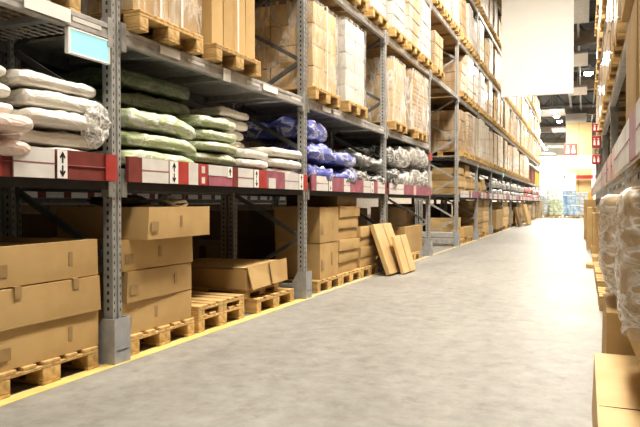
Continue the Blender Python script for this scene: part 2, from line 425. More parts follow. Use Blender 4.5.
# ------------------------------------------------------------------ beams and decks
def beam_mesh(kind, light):
    L = W - .1
    b = MB()
    if kind == 'step':
        b.box(-.05, 0, -L / 2, L / 2, 0, .11, 0, bev=.004)
        b.box(0, .006, -L / 2, L / 2, .006, .035, 0); b.box(0, .006, -L / 2, L / 2, .075, .104, 0)
        for i in range(6):
            y = -L / 2 + .3 + i * .5
            b.box(.006, .008, y, y + (.26 if i % 2 else .12), .04, .07, 1 if i % 2 else 0)
    else:
        b.box(-.05, 0, -L / 2, L / 2, 0, .11, 0)
    return b.mesh('shelf_beam', [M[light], M['paper']])
BM = {'low': beam_mesh('plain', 'steel_shadow'), 'front': beam_mesh('step', 'steel_light'), 'back': beam_mesh('plain', 'steel_dark')}
bb = MB(); bb.box(-.055, .008, -.05, 0, -.05, .15); BRK = bb.mesh('end_bracket', M['steel'])
def deck_mesh(kind, wid=.98):
    b = MB(); L = W - .12
    if kind == 'mesh':
        n = 40
        for i in range(n + 1):
            y = -L / 2 + L * i / n; b.box(-wid + .02, -.02, y - .004, y + .004, 0, .008)
        for i in range(13):
            x = -.04 - (wid - .08) * i / 12; b.box(x - .004, x + .004, -L / 2, L / 2, -.008, 0)
        for i in range(4):
            y = -L / 2 + L * (i + .5) / 4; b.box(-wid + .05, -.05, y - .03, y + .03, -.045, -.008)
        return b.mesh('shelf_deck', M['steel_light'])
    n = 14 if kind == 'steel' else 12
    for i in range(n):
        y0 = -L / 2 + L * i / n; b.box(-wid + .02, -.02, y0 + .006, y0 + L / n - .01, 0, .02)
    for i in range(3):
        y = -L / 2 + L * (i + .5) / 3; b.box(-wid + .05, -.05, y - .03, y + .03, -.06, 0)
    return b.mesh('shelf_deck', M['steel'] if kind == 'steel' else M['wood_dull'])
DK = {k: deck_mesh(k) for k in ('mesh', 'steel', 'wood')}
for k in range(NB + 1):                      # bay k lies between post k-1 and post k
    yc = PY(k) - W / 2
    for l in range(1, 7):
        if k == 4 and l in (1, 2): continue  # the cross passage under the rack
        if k > 8 and l == 6: continue
        z0, z1 = LV[l]
        where = '%s, %s bay of the left rack' % (LEVN[l], ORD[k])
        t = thing('shelf_beam', 'grey steel front beam of the ' + where, 'shelf beam', (XF + .004, yc, z0))
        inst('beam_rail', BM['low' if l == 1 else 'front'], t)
        inst('end_bracket', BRK, t, (0, -W / 2 + .095, 0)); inst('end_bracket', BRK, t, (0, W / 2 - .045, 0))
        if k < 7:
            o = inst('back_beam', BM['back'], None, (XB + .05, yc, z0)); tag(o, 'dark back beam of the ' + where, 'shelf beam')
        o = inst('shelf_deck', DK['mesh' if (k == 0 and l == 2) else 'steel' if l <= 2 else 'wood'], None, (XF, yc, z1 - .02 - .0))
        tag(o, ('open wire mesh deck' if (k == 0 and l == 2) else 'slatted steel deck' if l <= 2 else 'brown plank deck') + ' on the ' + where, 'shelf deck')

# ------------------------------------------------------------------ label fascia along the low shelf
def arrow(b, y, z, s, up, x):
    d = 1 if up else -1
    b.quad([(x, y - .08 * s, z - .45 * s * d), (x, y + .08 * s, z - .45 * s * d), (x, y + .08 * s, z + .2 * s * d), (x, y - .08 * s, z + .2 * s * d)])
    b.quad([(x, y - .32 * s, z + .02 * s * d), (x, y, z + .5 * s * d), (x, y + .32 * s, z + .02 * s * d), (x, y + .2 * s, z - .06 * s * d), (x, y, z + .2 * s * d), (x, y - .2 * s, z - .06 * s * d)])
FX = XF + .03; FZ0, FZ1 = 1.245, 1.425
def fascia(k, items, back='maroon', xf=FX, sgn=1, z0=FZ0, z1=FZ1, y0=None, y1=None, lab=''):
    y0 = PY(k - 1) + .055 if y0 is None else y0; y1 = PY(k) - .055 if y1 is None else y1
    t = thing('label_strip', lab or 'dark red and white label strip along the low shelf, %s bay of the left rack' % ORD[k], 'label strip', (xf, (y0 + y1) / 2, z0))
    yc = (y0 + y1) / 2; H = z1 - z0
    def bx(a, c, d0, d1, z_0, z_1): 
        b = MB(); xs = sorted((sgn * a, sgn * c)); b.box(xs[0], xs[1], d0 - yc, d1 - yc, z_0, z_1); return b
    bx(0, .012, y0, y1, 0, H).build('backing_board', M[back], t)
    bx(.012, .02, y0, y1, H * .47, H * .5).build('rail_lip', M['plum'] if back != 'white' else M['paper'], t)
    for ii, it in enumerate(items):
        a, c, kind = it[:3]; eo = .0006 * (ii % 3) + (.002 if c - a < .2 and len(it) > 3 else 0)
        if kind == 'arrow':
            card = bx(.022, .027, a, c, .004, H - .004).build('arrow_card', M['white'], t)
            b = MB(); w = min((c - a) * .95, H * .42)
            arrow(b, (a + c) / 2 - yc, H * .72, w, True, sgn * .0285); arrow(b, (a + c) / 2 - yc, H * .27, w, False, sgn * .0285)
            b.build('arrow_mark', M['black'], card)
        elif kind == 'uparrow':
            card = bx(.022, .027, a, c, H * .45, H - .004).build('arrow_card', M['white'], t)
            b = MB(); arrow(b, (a + c) / 2 - yc, H * .72, H * .42, True, sgn * .0285); b.build('arrow_mark', M['black'], card)
        else:
            f0, f1 = (it[3], it[4]) if len(it) > 3 else (0, 1)
            o = bx(.014, .022 + eo, a, c, H * f0 + .002, H * f1 - .002).build('label_card', M[kind], t)
            if kind == 'paper' and f1 - f0 > .6 and c - a > .15:
                b = bx(.0225, .0245, a, c, H * .48, H * .52); b.build('fold_line', M['plum'], o)
    return t
fascia(0, [(1.9, 2.30, 'paper'), (2.45, 2.62, 'red'), (2.70, 3.00, 'paper'), (3.02, 3.10, 'arrow'), (3.45, 3.56, 'red', 0, 1.0)])
fascia(1, [(3.68, 3.83, 'maroon'), (3.83, 4.15, 'paper'), (4.16, 4.27, 'arrow'), (4.28, 4.42, 'red'), (4.42, 4.56, 'paper'), (4.57, 4.70, 'red'), (4.61, 4.66, 'paper', .08, .4), (4.61, 4.66, 'paper', .55, .9),
           (4.72, 5.12, 'paper', .48, 1), (4.72, 5.12, 'plum', 0, .46), (5.03, 5.11, 'uparrow'), (5.13, 5.22, 'maroon'), (5.22, 5.52, 'paper'), (5.53, 5.62, 'arrow'), (5.63, 5.80, 'red'),
           (5.80, 6.22, 'plum'), (5.84, 6.00, 'paper', 0, .6), (6.23, 6.58, 'paper'), (6.59, 6.70, 'arrow'), (6.70, 6.83, 'red')])
fascia(2, [(6.95, 7.10, 'plum'), (7.10, 7.48, 'paper'), (7.50, 7.60, 'arrow'), (7.62, 8.05, 'plum'), (8.05, 8.30, 'paper'), (8.12, 8.16, 'uparrow'), (8.32, 8.52, 'plum'), (8.52, 8.86, 'plum'), (8.87, 9.2, 'paper'),
           (9.22, 9.34, 'arrow'), (9.36, 9.55, 'plum'), (9.55, 9.95, 'paper')])
fr = random.Random(3)
def random_items(y0, y1, r):
    it = []; y = y0
    while y < y1 - .3:
        w = r.uniform(.14, .5); kind = r.choice(['paper', 'plum', 'paper', 'red', 'paper', 'pink', 'maroon'])
        it.append((y, min(y + w, y1), kind)); y += w
    return it
def pale_items(y0, y1, r):
    return [(a, c, {'red': 'plum', 'maroon': 'paper', 'plum': 'pink'}.get(m_, m_)) for a, c, m_ in random_items(y0, y1, r)]
for k in range(3, NB + 1):
    if k == 4: continue
    fascia(k, [(a, c, 'plum' if (m_ == 'maroon' or (m_ == 'red' and k < 9)) else m_) for a, c, m_ in random_items(PY(k - 1) + .07, PY(k) - .07, fr)], back='plum')

# ------------------------------------------------------------------ pallets
def pallet_defs(w=.82, d=1.2, h=.144):
    bh = h - .066
    ys = [-w / 2, -w / 2 + (w - .145 * 1) * .25 + .0225, 0, 0, w / 2]
    tops = []
    gaps = (w - 3 * .145 - 2 * .1) / 4
    y = -w / 2
    for ww in (.145, .1, .145, .1, .145):
        tops.append((y, y + ww)); y += ww + gaps
    return bh, tops
def pallet_boxes(w=.82, d=1.2, h=.144):
    """boards run front to back (X), the open fork face looks along X"""
    bh, tops = pallet_defs(w, d, h); out = []
    for a, c in tops: out.append(('top_board', -d / 2, d / 2, a, c, h - .022, h))
    for x in (-d / 2 + .0725, 0, d / 2 - .0725):
        out.append(('stringer_board', x - .0725, x + .0725, -w / 2, w / 2, h - .044, h - .022))
        for y, ww in ((-w / 2 + .05, .1), (0, .145), (w / 2 - .05, .1)):
            out.append(('block', x - .0725, x + .0725, y - ww / 2, y + ww / 2, .022, h - .044))
    for y, ww in ((-w / 2 + .05, .1), (0, .145), (w / 2 - .05, .1)):
        out.append(('bottom_board', -d / 2, d / 2, y - ww / 2, y + ww / 2, 0, .022))
    return out
def make_pallet(label, loc, rz=0, w=.82, d=1.2, h=.144, mat='wood', name='pallet'):
    t = thing(name, label, 'pallet', loc, rz)
    for p in pallet_boxes(w, d, h):
        cx, cy, cz = (p[1] + p[2]) / 2, (p[3] + p[4]) / 2, (p[5] + p[6]) / 2
        hx, hy, hz = (p[2] - p[1]) / 2, (p[4] - p[3]) / 2, (p[6] - p[5]) / 2
        b = MB(); b.box(-hx, hx, -hy, hy, -hz, hz, bev=.004); b.build(p[0], M[mat], t, (cx, cy, cz))
    return t
PAL0 = None
def pallet(label, loc, rz=0, detailed=True):
    global PAL0
    if detailed:
        if PAL0 is None: PAL0 = make_pallet(label, loc, rz); return PAL0
        return copy_thing(PAL0, loc, rz, label)
    o = inst('pallet', PALF, None, loc, rz); return tag(o, label, 'pallet')
b = MB()
for p in pallet_boxes(): b.box(*p[1:])
PALF = b.mesh('pallet', M['wood'])

# ------------------------------------------------------------------ cartons
def carton_mesh(w, d, h, mat='card', tape=True, seed=0, sag=.006):
    """closed carton: w along Y, d along X; slightly bulged panels, slit between the lid flaps"""
    r = random.Random(seed); b = MB(); n = 6
    def dist(u, v): return (1 - (2 * u - 1) ** 2) * (1 - (2 * v - 1) ** 2)
    j = [[r.uniform(-.006, .006) for _ in range(3)] for _ in range(8)]
    def P(x, y, z):   # unit coords 0..1
        q = [0, 0, 0]
        for i in (0, 1):
            for jj in (0, 1):
                for k in (0, 1):
                    wt = (x if i else 1 - x) * (y if jj else 1 - y) * (z if k else 1 - z)
                    for a in range(3): q[a] += wt * j[i * 4 + jj * 2 + k][a]
        X = (x - .5) * d + q[0]; Y = (y - .5) * w + q[1]; Z = z * h + q[2] * (1 if z > .5 else 0)
        X += (1 if x > .5 else -1) * sag * dist(y, z) * (1 if x in (0, 1) else 0)
        Y += (1 if y > .5 else -1) * sag * dist(x, z) * (1 if y in (0, 1) else 0)
        if z == 1: Z -= sag * 1.2 * dist(x, y)
        return (X, Y, Z)
    for ax in range(3):
        for s in (0, 1):
            base = len(b.v)
            for i in range(n + 1):
                for k in range(n + 1):
                    u, v = i / n, k / n
                    c = [(s, u, v), (u, s, v), (u, v, s)][ax]; b.v.append(P(*c))
            for i in range(n):
                for k in range(n):
                    q = base + i * (n + 1) + k
                    b.f.append((q, q + 1, q + n + 2, q + n + 1)); b.m.append(0); b.sm.append(True)
    return b.mesh('carton', [M[mat]])
def tape_parts(t, w, d, h, style, seed=0):
    r = random.Random(seed)
    e = .009
    if style == 'ends':        # tape stubs folded over the top edge of the aisle face
        for y in ([r.uniform(-.15, .15) * w] if w < .5 else [-.28 * w, .24 * w]):
            b = MB(); b.box(d / 2 + e, d / 2 + e + .001, y - .025, y + .025, h * .72, h + .002); b.box(-d / 2, d / 2 + e, y - .025, y + .025, h + .003, h + .004)
            b.build('tape', M['tape'], t)
    elif style == 'mid':
        b = MB(); b.box(d / 2 + e, d / 2 + e + .001, -.022, .022, .01, h); b.build('tape', M['tape'], t)
    elif style == 'corner':
        b = MB(); b.box(d / 2 + .006, d / 2 + .0075, -w / 2 + .03, -w / 2 + .12, h * .25, h * .55); b.build('tape', M['tape'], t)
        yy = r.uniform(-.1, .2) * w; b = MB(); b.box(d / 2 + .007, d / 2 + .009, yy, yy + .035, h * .35, h * .72); b.build('tape', M['tape'], t)
def carton(label, x1, y0, y1, z0, z1, d=.75, mat='card', tape=None, rz=0, seed=0, cat='cardboard box', name='cardboard_box', group=None):
    """x1 = its aisle face"""
    w = y1 - y0; h = z1 - z0 - .002
    me = carton_mesh(w, d, h, mat, seed=seed)
    if tape:
        t = thing(name, label, cat, (x1 - d / 2, (y0 + y1) / 2, z0), rz, group)
        inst('carton_body', me, t); tape_parts(t, w, d, h, tape, seed)
        b = MB(); b.box(-d / 2 + .01, d / 2 - .01, -.0015, .0015, h - .001, h + .0015); b.build('flap_seam', M['hole'], t)
        return t
    o = inst(name, me, None, (x1 - d / 2, (y0 + y1) / 2, z0), rz)
    return tag(o, label, cat, group)

# ---- bay 0: long stack at the left edge of the view
pallet('wooden pallet under the three-box stack at the left edge of the view', (-3.60, 3.045, .003))
for i, (z0, z1, w, dx, nm) in enumerate(((.15, .385, .84, 0, 'bottom'), (.387, .62, .88, .02, 'middle'), (.622, .86, .86, .0, 'topmost'))):
    carton('long flat brown box, %s of the three-box stack at the left edge' % nm, -3.02 + dx, 3.47 - w, 3.47, z0, z1, .85, tape='corner' if i != 1 else 'ends', seed=20 + i)
# ---- bay 1: first stack
pallet('wooden pallet under the four-box stack beside the first post', (-3.60, 4.20, .003))
carton('brown box at the bottom of the four-box stack beside the first post', -3.03, 3.72, 4.60, .15, .385, .85, tape='corner', seed=1, rz=R(-1))
carton('brown box, second up in the four-box stack beside the first post', -3.01, 3.74, 4.59, .387, .61, .87, tape='corner', seed=2, rz=R(1.2))
carton('brown box, third up in the four-box stack beside the first post', -3.02, 3.73, 4.61, .612, .835, .85, tape='corner', seed=3, rz=R(-.8))
carton('large brown box jutting toward the aisle on top of the four-box stack', -2.88, 3.80, 4.66, .838, 1.07, .80, mat='card', tape='corner', seed=4, rz=R(2))
for i in range(3):
    carton('narrow brown box in the column behind the four-box stack, %s from the floor' % ORD[i], -3.35, 4.66, 4.98, .225 + .24 * i, .462 + .24 * i, .42, mat='card', seed=30 + i)
# strapping coil and black sack on top
t = thing('strapping_coil', 'small coil of clear strapping lying on the four-box stack', 'strapping coil', (-3.12, 4.47, 1.075))
b = MB(); b.tube([(.11 * math.cos(a), .11 * math.sin(a), .03 + .012 * math.sin(3 * a)) for a in [2 * math.pi * i / 28 for i in range(29)]], .014); b.build('outer_loop', M['strap'], t)
b = MB(); b.tube([(.08 * math.cos(a) + .02, .08 * math.sin(a), .052 + .012 * math.cos(2 * a)) for a in [2 * math.pi * i / 28 for i in range(29)]], .012); b.build('inner_loop', M['strap'], t)
t.rotation_euler = (0, R(14), 0)
# empty pallets and open flat box
make_pallet('empty wooden pallet on the floor beside the four-box stack', (-3.60, 5.07, .003), 0, .80)
make_pallet('thin empty pallet stacked on the empty pallet beside the four-box stack', (-3.60, 5.07, .148), 0, .80, 1.2, .082, name='pallet')
make_pallet('wooden floor pallet under the slant-fronted flat box', (-3.60, 6.17, .003), 0, .90)
make_pallet('small thin pallet directly under the slant-fronted flat box', (-3.66, 6.05, .148), R(2), .80, 1.1, .09)

def slant_box():
    t = thing('open_cardboard_box', 'low wide brown box with slanting front flap on two pallets', 'cardboard box', (-3.52, 6.06, .24))
    b = MB()
    x0, x1, w, h = -.60, .46, .41, .225
    b.box(x0, x1, -w, w, 0, h - .02, bev=.006); b.build('box_body', M['card_dark'] if 0 else M['card'], t)
    b = MB()   # slanting flap
    pts = [(x1 + .015, -w - .01, h + .005), (x1 + .015, w + .01, h + .03), (x1 + .035, w + .0, .02), (x1 + .055, -w + .03, .0)]
    q = [(p[0] + .008, p[1], p[2] + .004) for p in pts]
    b.quad(pts); b.quad(q)
    for i in range(4): b.quad([pts[i], pts[(i + 1) % 4], q[(i + 1) % 4], q[i]])
    b.build('front_flap', M['card'], t)
    b = MB()
    def lid(x, y): return (x, y, h - .015 + .018 * (x - x0) / (x1 - x0) + .01 * math.sin(5 * y))
    n = 6
    for i in range(n):
        for j in range(n):
            xa, xb_ = x0 + (x1 + .02 - x0) * i / n, x0 + (x1 + .02 - x0) * (i + 1) / n; ya, yb = -w + 2 * w * j / n, -w + 2 * w * (j + 1) / n
            b.quad([lid(xa, ya), lid(xb_, ya), lid(xb_, yb), lid(xa, yb)])
    b.build('lid_panel', M['card'], t)
    b = MB(); b.bar((x1 + .026, .03, h + .02), (x1 + .062, .04, .02), .05, .002); b.build('tape', M['tape'], t)
    t.rotation_euler = (0, 0, R(-2))
slant_box()

# ---- bay 2
pallet('wooden pallet under the two big square boxes behind the second post', (-3.60, 7.72, .003))
carton('big square brown box, lower of two behind the second post', -3.02, 7.44, 8.08, .15, .60, .62, tape='corner', seed=5)
carton('big square brown box, upper of two behind the second post', -3.02, 7.43, 8.07, .602, 1.05, .62, tape='corner', seed=6)
make_pallet('wooden pallet under the tall column of flat boxes in the third bay', (-3.60, 8.56, .003), 0, .84)
for i in range(7):
    z = .15 + .152 * i
    carton('flat brown box in the tall column of the third bay, %s from the pallet' % ORD[i], -3.03 + .025 * ((i * 7) % 3 - 1) * .8, 8.12, 8.93 + .02 * (i % 2), z, z + .15, .75, tape='ends' if i % 2 else None, seed=40 + i, mat='card_dark' if i == 6 else 'card')
pallet('wooden pallet under the short box column behind the leaning flat packs', (-3.60, 9.42, .003))
for i in range(4):
    z = .15 + .15 * i
    carton('flat brown box in the short column behind the leaning flat packs, %s up' % ORD[i], -3.04 + .02 * (i % 2), 9.02, 9.82, z, z + .148, .75, seed=50 + i)
def flat_pack(label, y0, y1, base_x, length, thick, lean, rz, mat):
    """flat pack leaning back against the rack goods"""
    t = thing('flat_pack_box', label, 'flat pack', (base_x, (y0 + y1) / 2, .004), rz)
    w = y1 - y0
    b = MB(); b.box(-thick, 0, -w / 2, w / 2, 0, length, bev=.006)
    ca, sa = math.cos(lean), math.sin(lean)
    b.v = [(x * ca - z * sa + thick * 0, y, z * ca + x * sa + thick * sa) for x, y, z in b.v]
    b.build('carton_body', M[mat], t)
    b = MB(); b.box(.0005, .0015, -.02, .03, 0, length)
    b.v = [(x * ca - z * sa, y, z * ca + x * sa + thick * sa) for x, y, z in b.v]
    b.build('tape', M['tape'], t)
    return t
flat_pack('tall pale flat pack leaning against the boxes of the third bay', 9.40, 10.22, -2.66, .80, .07, R(20), R(-3), 'card_light')
flat_pack('short pale flat pack leaning in front of the tall flat pack', 9.70, 10.34, -2.53, .60, .05, R(17), R(-3), 'card_light')
# ---- bay 3
pallet('wooden pallet under the single open-topped brown box of the fourth bay', (-3.60, 12.25, .003))
carton('single brown box on a pallet in the fourth bay past the flat packs', -3.04, 11.62, 12.98, .15, .66, .90, tape='mid', seed=61)
pallet('wooden pallet with no load left in the fourth bay', (-3.6, 11.0, .003))

# ---- bays 5..13 floor goods
def stack(k, y0, y1, n, hh, where, mat='card', d=.72, x1=-3.04, pal=True):
    yc = (y0 + y1) / 2
    z = .003
    if pal:
        pallet('pallet under ' + where, (-3.60, yc, .003), 0, False); z = .15
    for i in range(n):
        o = carton('box in %s, %s up' % (where, ORD[i]), x1 + fr.uniform(-.02, .02), y0, y1, z, z + hh, d, mat=mat, seed=k * 10 + i)
        z += hh + .002
stack(70, 16.98, 17.9, 2, .28, 'the low stack just past the cross passage', 'card_light', x1=-3.12)
stack(71, 18.0, 19.6, 1, .28, 'the low single stack after the cross passage', 'card')
stack(72, 20.15, 21.5, 6, .168, 'the tall column after the sixth post', 'card')
stack(73, 21.6, 23.0, 6, .172, 'the second tall column after the sixth post', 'card_light')
stack(74, 24.2, 26.3, 1, .70, 'the big single box bay past the tall columns', 'card', x1=-2.95, d=.9)
stack(75, 27.2, 29.3, 5, .20, 'the tall column after the eighth post', 'card_light')
stack(76, 31.0, 33.0, 2, .30, 'the low stack near the far flat packs', 'card')
stack(77, 34.0, 36.0, 4, .25, 'the stack behind the far flat packs', 'card')
stack(78, 37.2, 39.4, 4, .22, 'the stack after the tenth post', 'card_light')
stack(79, 40.4, 42.5, 3, .28, 'the stack after the eleventh post', 'card')
stack(80, 43.6, 45.6, 4, .25, 'the stack after the twelfth post', 'card')
flat_pack('tall flat pack leaning against the rack far down the aisle', 33.2, 35.2, -2.5, 1.05, .12, R(14), 0, 'card')
flat_pack('dark narrow flat pack leaning behind the far one', 31.2, 32.3, -2.72, .9, .1, R(14), 0, 'card_dark')
stack(81, 49.8, 51.8, 3, .42, 'the carton pile at the far end of the left rack', 'card', d=1.0, x1=-2.9, pal=False)

# ---- guard rail at the cross passage
def barrier():
    t = thing('end_guard_rail', 'low grey steel guard rail across the rack end at the passage', 'guard rail', (XF - .5, PY(4) - .16, 0))
    for z in (.05, .21):
        b = MB(); b.box(-.62, .46, -.03, .03, z, z + .15, bev=.02); b.build('rail', M['steel_light'], t)
    for x in (-.6, .46):
        b = MB(); b.box(x - .04, x + .04, -.05, .05, 0, .42, bev=.004); b.build('end_post', M['guard'], t)
barrier()

# ------------------------------------------------------------------ rack behind (back to back), in shade
for k in range(-1, 7):
    t = thing('upright_frame', 'dim steel upright of the rear rack, %s from the camera' % ORD[k + 1], 'rack upright', (XF - 1.03, PY(k) + .02, 0))
    for x in (-.04, -.96): inst('post', POST, t, (x, 0, 0))
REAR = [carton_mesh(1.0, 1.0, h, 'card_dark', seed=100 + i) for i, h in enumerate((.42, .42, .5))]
q = 0
for k in range(0, 7):
    for s in range(3):
        y = PY(k - 1) + .6 + s * 1.05
        for l, zb in ((0, .15), (2, 2.47), (3, 4.0)):
            if l == 3 and k > 3: continue
            if k == 4 and l == 0: continue
            n = 2 if l == 0 else 2
            if l == 0 and (k, s) in ((0, 2), (1, 0), (2, 0)): n = 1
            z = zb
            lev = {0: 'floor', 2: 'second level', 3: 'third level'}[l]
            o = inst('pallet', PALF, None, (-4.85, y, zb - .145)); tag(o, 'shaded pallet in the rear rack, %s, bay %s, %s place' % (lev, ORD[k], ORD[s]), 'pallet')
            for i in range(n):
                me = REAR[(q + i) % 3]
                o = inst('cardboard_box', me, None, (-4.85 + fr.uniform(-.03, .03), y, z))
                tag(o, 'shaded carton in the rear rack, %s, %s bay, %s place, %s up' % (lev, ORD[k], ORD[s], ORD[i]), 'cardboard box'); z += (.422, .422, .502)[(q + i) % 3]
            q += 1
for l in (2, 3):
    for k in range(0, 7):
        if l == 3 and k > 3: continue
        o = inst('shelf_deck', DK['wood'], None, (XF - 1.25, PY(k) - W / 2, LV[l][1] - .02)); tag(o, 'shaded plank deck in the rear rack, level %s, %s bay' % (ORD[l - 1], ORD[k]), 'shelf deck')
        o = inst('back_beam', BM['back'], None, (XF - 1.20, PY(k) - W / 2, LV[l][0])); tag(o, 'shaded beam in the rear rack, level %s, %s bay' % (ORD[l - 1], ORD[k]), 'shelf beam')
# the rack across the next aisle shows as a thin red and white strip
for i in range(9):
    y0 = 4 + i * 3.3
    items = [(y0 + .1 + .8 * j, y0 + .65 + .8 * j, 'white' if j % 2 == 0 else 'paper') for j in range(4)]
    fascia(0, items, 'maroon', -11.5, 1, 1.22, 1.40, y0, y0 + 3.2, 'red and white label strip of the next aisle seen through the rack, %s piece' % ORD[i])
    t = thing('storage_rack', 'rack across the next aisle seen in gaps of the left rack, %s bay' % ORD[i], 'storage rack', (-11.55, y0 + 1.6, 0))
    for y in (-1.6, 1.6):
        b = MB(); b.box(-.1, 0, y - .05, y + .05, 0, 6); b.build('post', M['steel'], t)
    for z in (1.1, 2.6, 4.2):
        b = MB(); b.box(-1, -.02, -1.55, 1.55, z, z + .1); b.build('shelf', M['steel_dark'], t)
    b = MB()
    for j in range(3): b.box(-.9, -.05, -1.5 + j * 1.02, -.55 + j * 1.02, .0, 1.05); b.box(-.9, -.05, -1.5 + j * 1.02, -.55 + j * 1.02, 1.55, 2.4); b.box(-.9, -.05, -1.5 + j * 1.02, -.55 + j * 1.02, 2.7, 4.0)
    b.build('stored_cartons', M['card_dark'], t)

# ------------------------------------------------------------------ bagged soft goods
def bag_mesh(L, D, h, mat, seed, wr=.018, droop=0, edge=.17):
    """plump bagged textile: L along Y, D along X"""
    n = 34; b = MB(); off = Vector((seed * 3.17, seed * 1.71, seed * .9))
    for sgn in (1, -1):
        base = len(b.v)
        for i in range(n + 1):
            for j in range(n + 1):
                u = -1 + 2 * i / n; v = -1 + 2 * j / n
                u = math.copysign(1 - (1 - abs(u)) ** 1.6, u); v = math.copysign(1 - (1 - abs(v)) ** 1.6, v)
                t = (max(0, 1 - abs(u) ** 7) * max(0, 1 - abs(v) ** 7)) ** edge
                # rounded corners in plan
                c = 1 - .06 * (u * u * v * v) ** 1.5
                x = u * D / 2 * c; y = v * L / 2 * c
                p = Vector((x * 4.5, y * 4.5, sgn * 2)) + off
                w1 = noise.noise(p) * wr * 1.6 + (abs(noise.noise(p * 2.3)) - .25) * wr * 1.5
                edgew = noise.noise(Vector((x * 3, y * 3, 5)) + off) * wr * 1.4
                z = sgn * t * h / 2 + (w1 * (sgn if sgn < 0 else 1)) * (t ** .5) * (1 if sgn > 0 else .3)
                bulge = t * 0
                x += math.copysign(edgew, u) * (abs(u) ** 3); y += math.copysign(edgew * 1.3, v) * (abs(v) ** 3)
                if droop and v > 0: z -= droop * v ** 3
                b.v.append((x, y, z + h / 2))
        for i in range(n):
            for j in range(n):
                q_ = base + i * (n + 1) + j
                f = (q_, q_ + n + 1, q_ + n + 2, q_ + 1)
                b.f.append(f); b.m.append(0); b.sm.append(True)
    lo = min(v_[2] for v_ in b.v); hi = max(v_[2] for v_ in b.v)
    b.v = [(v_[0], v_[1], (v_[2] - lo) * h / (hi - lo)) for v_ in b.v]
    me = b.mesh('bag', [M[mat]])
    return me
def bag_pile(label_fmt, xc, y0, y1, zb, n, h, mat, D=.95, seed=0, jit=.03, names=None, cat='bagged bedding', name='bedding_bag', droop=0, squash=.98, wk=.13, film=True):
    z = zb; r = random.Random(seed)
    for i in range(n):
        hh = h * r.uniform(.9, 1.12); L = (y1 - y0) * r.uniform(.95, 1.03)
        me = bag_mesh(L, D * r.uniform(.95, 1.02), hh, mat, seed * 13 + i, wr=min(.07, hh * wk), droop=droop)
        pos = 'only one' if n == 1 else ('bottom' if i == 0 else 'topmost' if i == n - 1 else ORD[i] + ' from the bottom')
        o = tag(inst(name, me, None, (xc + r.uniform(-jit, jit), (y0 + y1) / 2 + r.uniform(-jit, jit), z), R(r.uniform(-3, 3))), label_fmt % pos, cat)
        z += hh * squash
    return z
ZS = 1.345
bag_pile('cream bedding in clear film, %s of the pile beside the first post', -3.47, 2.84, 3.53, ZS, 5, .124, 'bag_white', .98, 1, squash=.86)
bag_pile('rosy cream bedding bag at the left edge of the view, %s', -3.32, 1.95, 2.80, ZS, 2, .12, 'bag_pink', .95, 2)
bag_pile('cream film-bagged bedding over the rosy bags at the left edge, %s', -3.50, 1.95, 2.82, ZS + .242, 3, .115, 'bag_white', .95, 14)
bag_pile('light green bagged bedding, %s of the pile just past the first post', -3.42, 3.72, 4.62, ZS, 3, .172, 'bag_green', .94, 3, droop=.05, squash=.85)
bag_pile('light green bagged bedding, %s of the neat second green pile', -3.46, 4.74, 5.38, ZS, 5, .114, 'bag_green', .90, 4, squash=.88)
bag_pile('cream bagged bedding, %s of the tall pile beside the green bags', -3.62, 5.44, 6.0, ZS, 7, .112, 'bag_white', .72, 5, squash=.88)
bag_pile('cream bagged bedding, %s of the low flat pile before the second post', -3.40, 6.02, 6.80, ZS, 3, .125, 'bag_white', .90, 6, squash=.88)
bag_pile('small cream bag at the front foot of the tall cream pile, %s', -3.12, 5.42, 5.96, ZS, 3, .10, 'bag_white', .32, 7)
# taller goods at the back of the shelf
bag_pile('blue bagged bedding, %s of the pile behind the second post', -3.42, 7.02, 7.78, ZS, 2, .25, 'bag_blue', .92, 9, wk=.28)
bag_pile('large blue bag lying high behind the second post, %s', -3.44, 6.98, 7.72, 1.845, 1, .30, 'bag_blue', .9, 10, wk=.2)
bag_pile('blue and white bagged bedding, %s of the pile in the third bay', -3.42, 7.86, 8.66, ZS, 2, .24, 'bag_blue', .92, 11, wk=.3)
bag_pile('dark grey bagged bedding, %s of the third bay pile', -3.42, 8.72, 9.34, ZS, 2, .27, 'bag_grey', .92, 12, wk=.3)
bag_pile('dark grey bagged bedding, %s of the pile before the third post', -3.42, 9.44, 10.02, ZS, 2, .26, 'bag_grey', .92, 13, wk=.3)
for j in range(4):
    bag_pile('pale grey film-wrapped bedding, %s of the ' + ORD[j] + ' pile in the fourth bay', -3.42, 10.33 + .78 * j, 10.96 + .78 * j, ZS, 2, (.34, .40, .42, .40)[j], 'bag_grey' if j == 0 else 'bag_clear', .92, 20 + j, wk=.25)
# dark green bags stored high at the back
ez = bag_pile('dark green bagged bedding at the back of the shelf, %s of its pile', -3.62, 4.00, 4.98, 1.84, 2, .16, 'bag_darkgreen', .75, 8)
# crinkled plastic at the end of the cream pile
def crumple(label, loc, sx, sy, sz, seed, mat='film_tuft', n=22, name='plastic_wrap', parent=None):
    b = MB()
    for i in range(n + 1):
        for j in range(n + 1):
            th = math.pi * i / n; ph = 2 * math.pi * j / n
            d = Vector((math.sin(th) * math.cos(ph), math.sin(th) * math.sin(ph), math.cos(th)))
            r_ = 1 + .35 * noise.noise(d * 2.2 + Vector((seed, 0, 0))) + .22 * abs(noise.noise(d * 6 + Vector((0, seed, 0))))
            b.v.append((d.x * sx * r_, d.y * sy * r_, d.z * sz * r_))
    for i in range(n):
        for j in range(n):
            q_ = i * (n + 1) + j; b.f.append((q_, q_ + 1, q_ + n + 2, q_ + n + 1)); b.m.append(0); b.sm.append(mat != 'film_tuft')
    return tag(b.build(name, M[mat], None, loc), label, 'plastic wrap' if mat == 'film_tuft' else 'sack')
crumple('crinkled tuft of clear plastic at the end of the cream bedding pile', (-3.02, 3.45, 1.62), .07, .12, .13, 3)
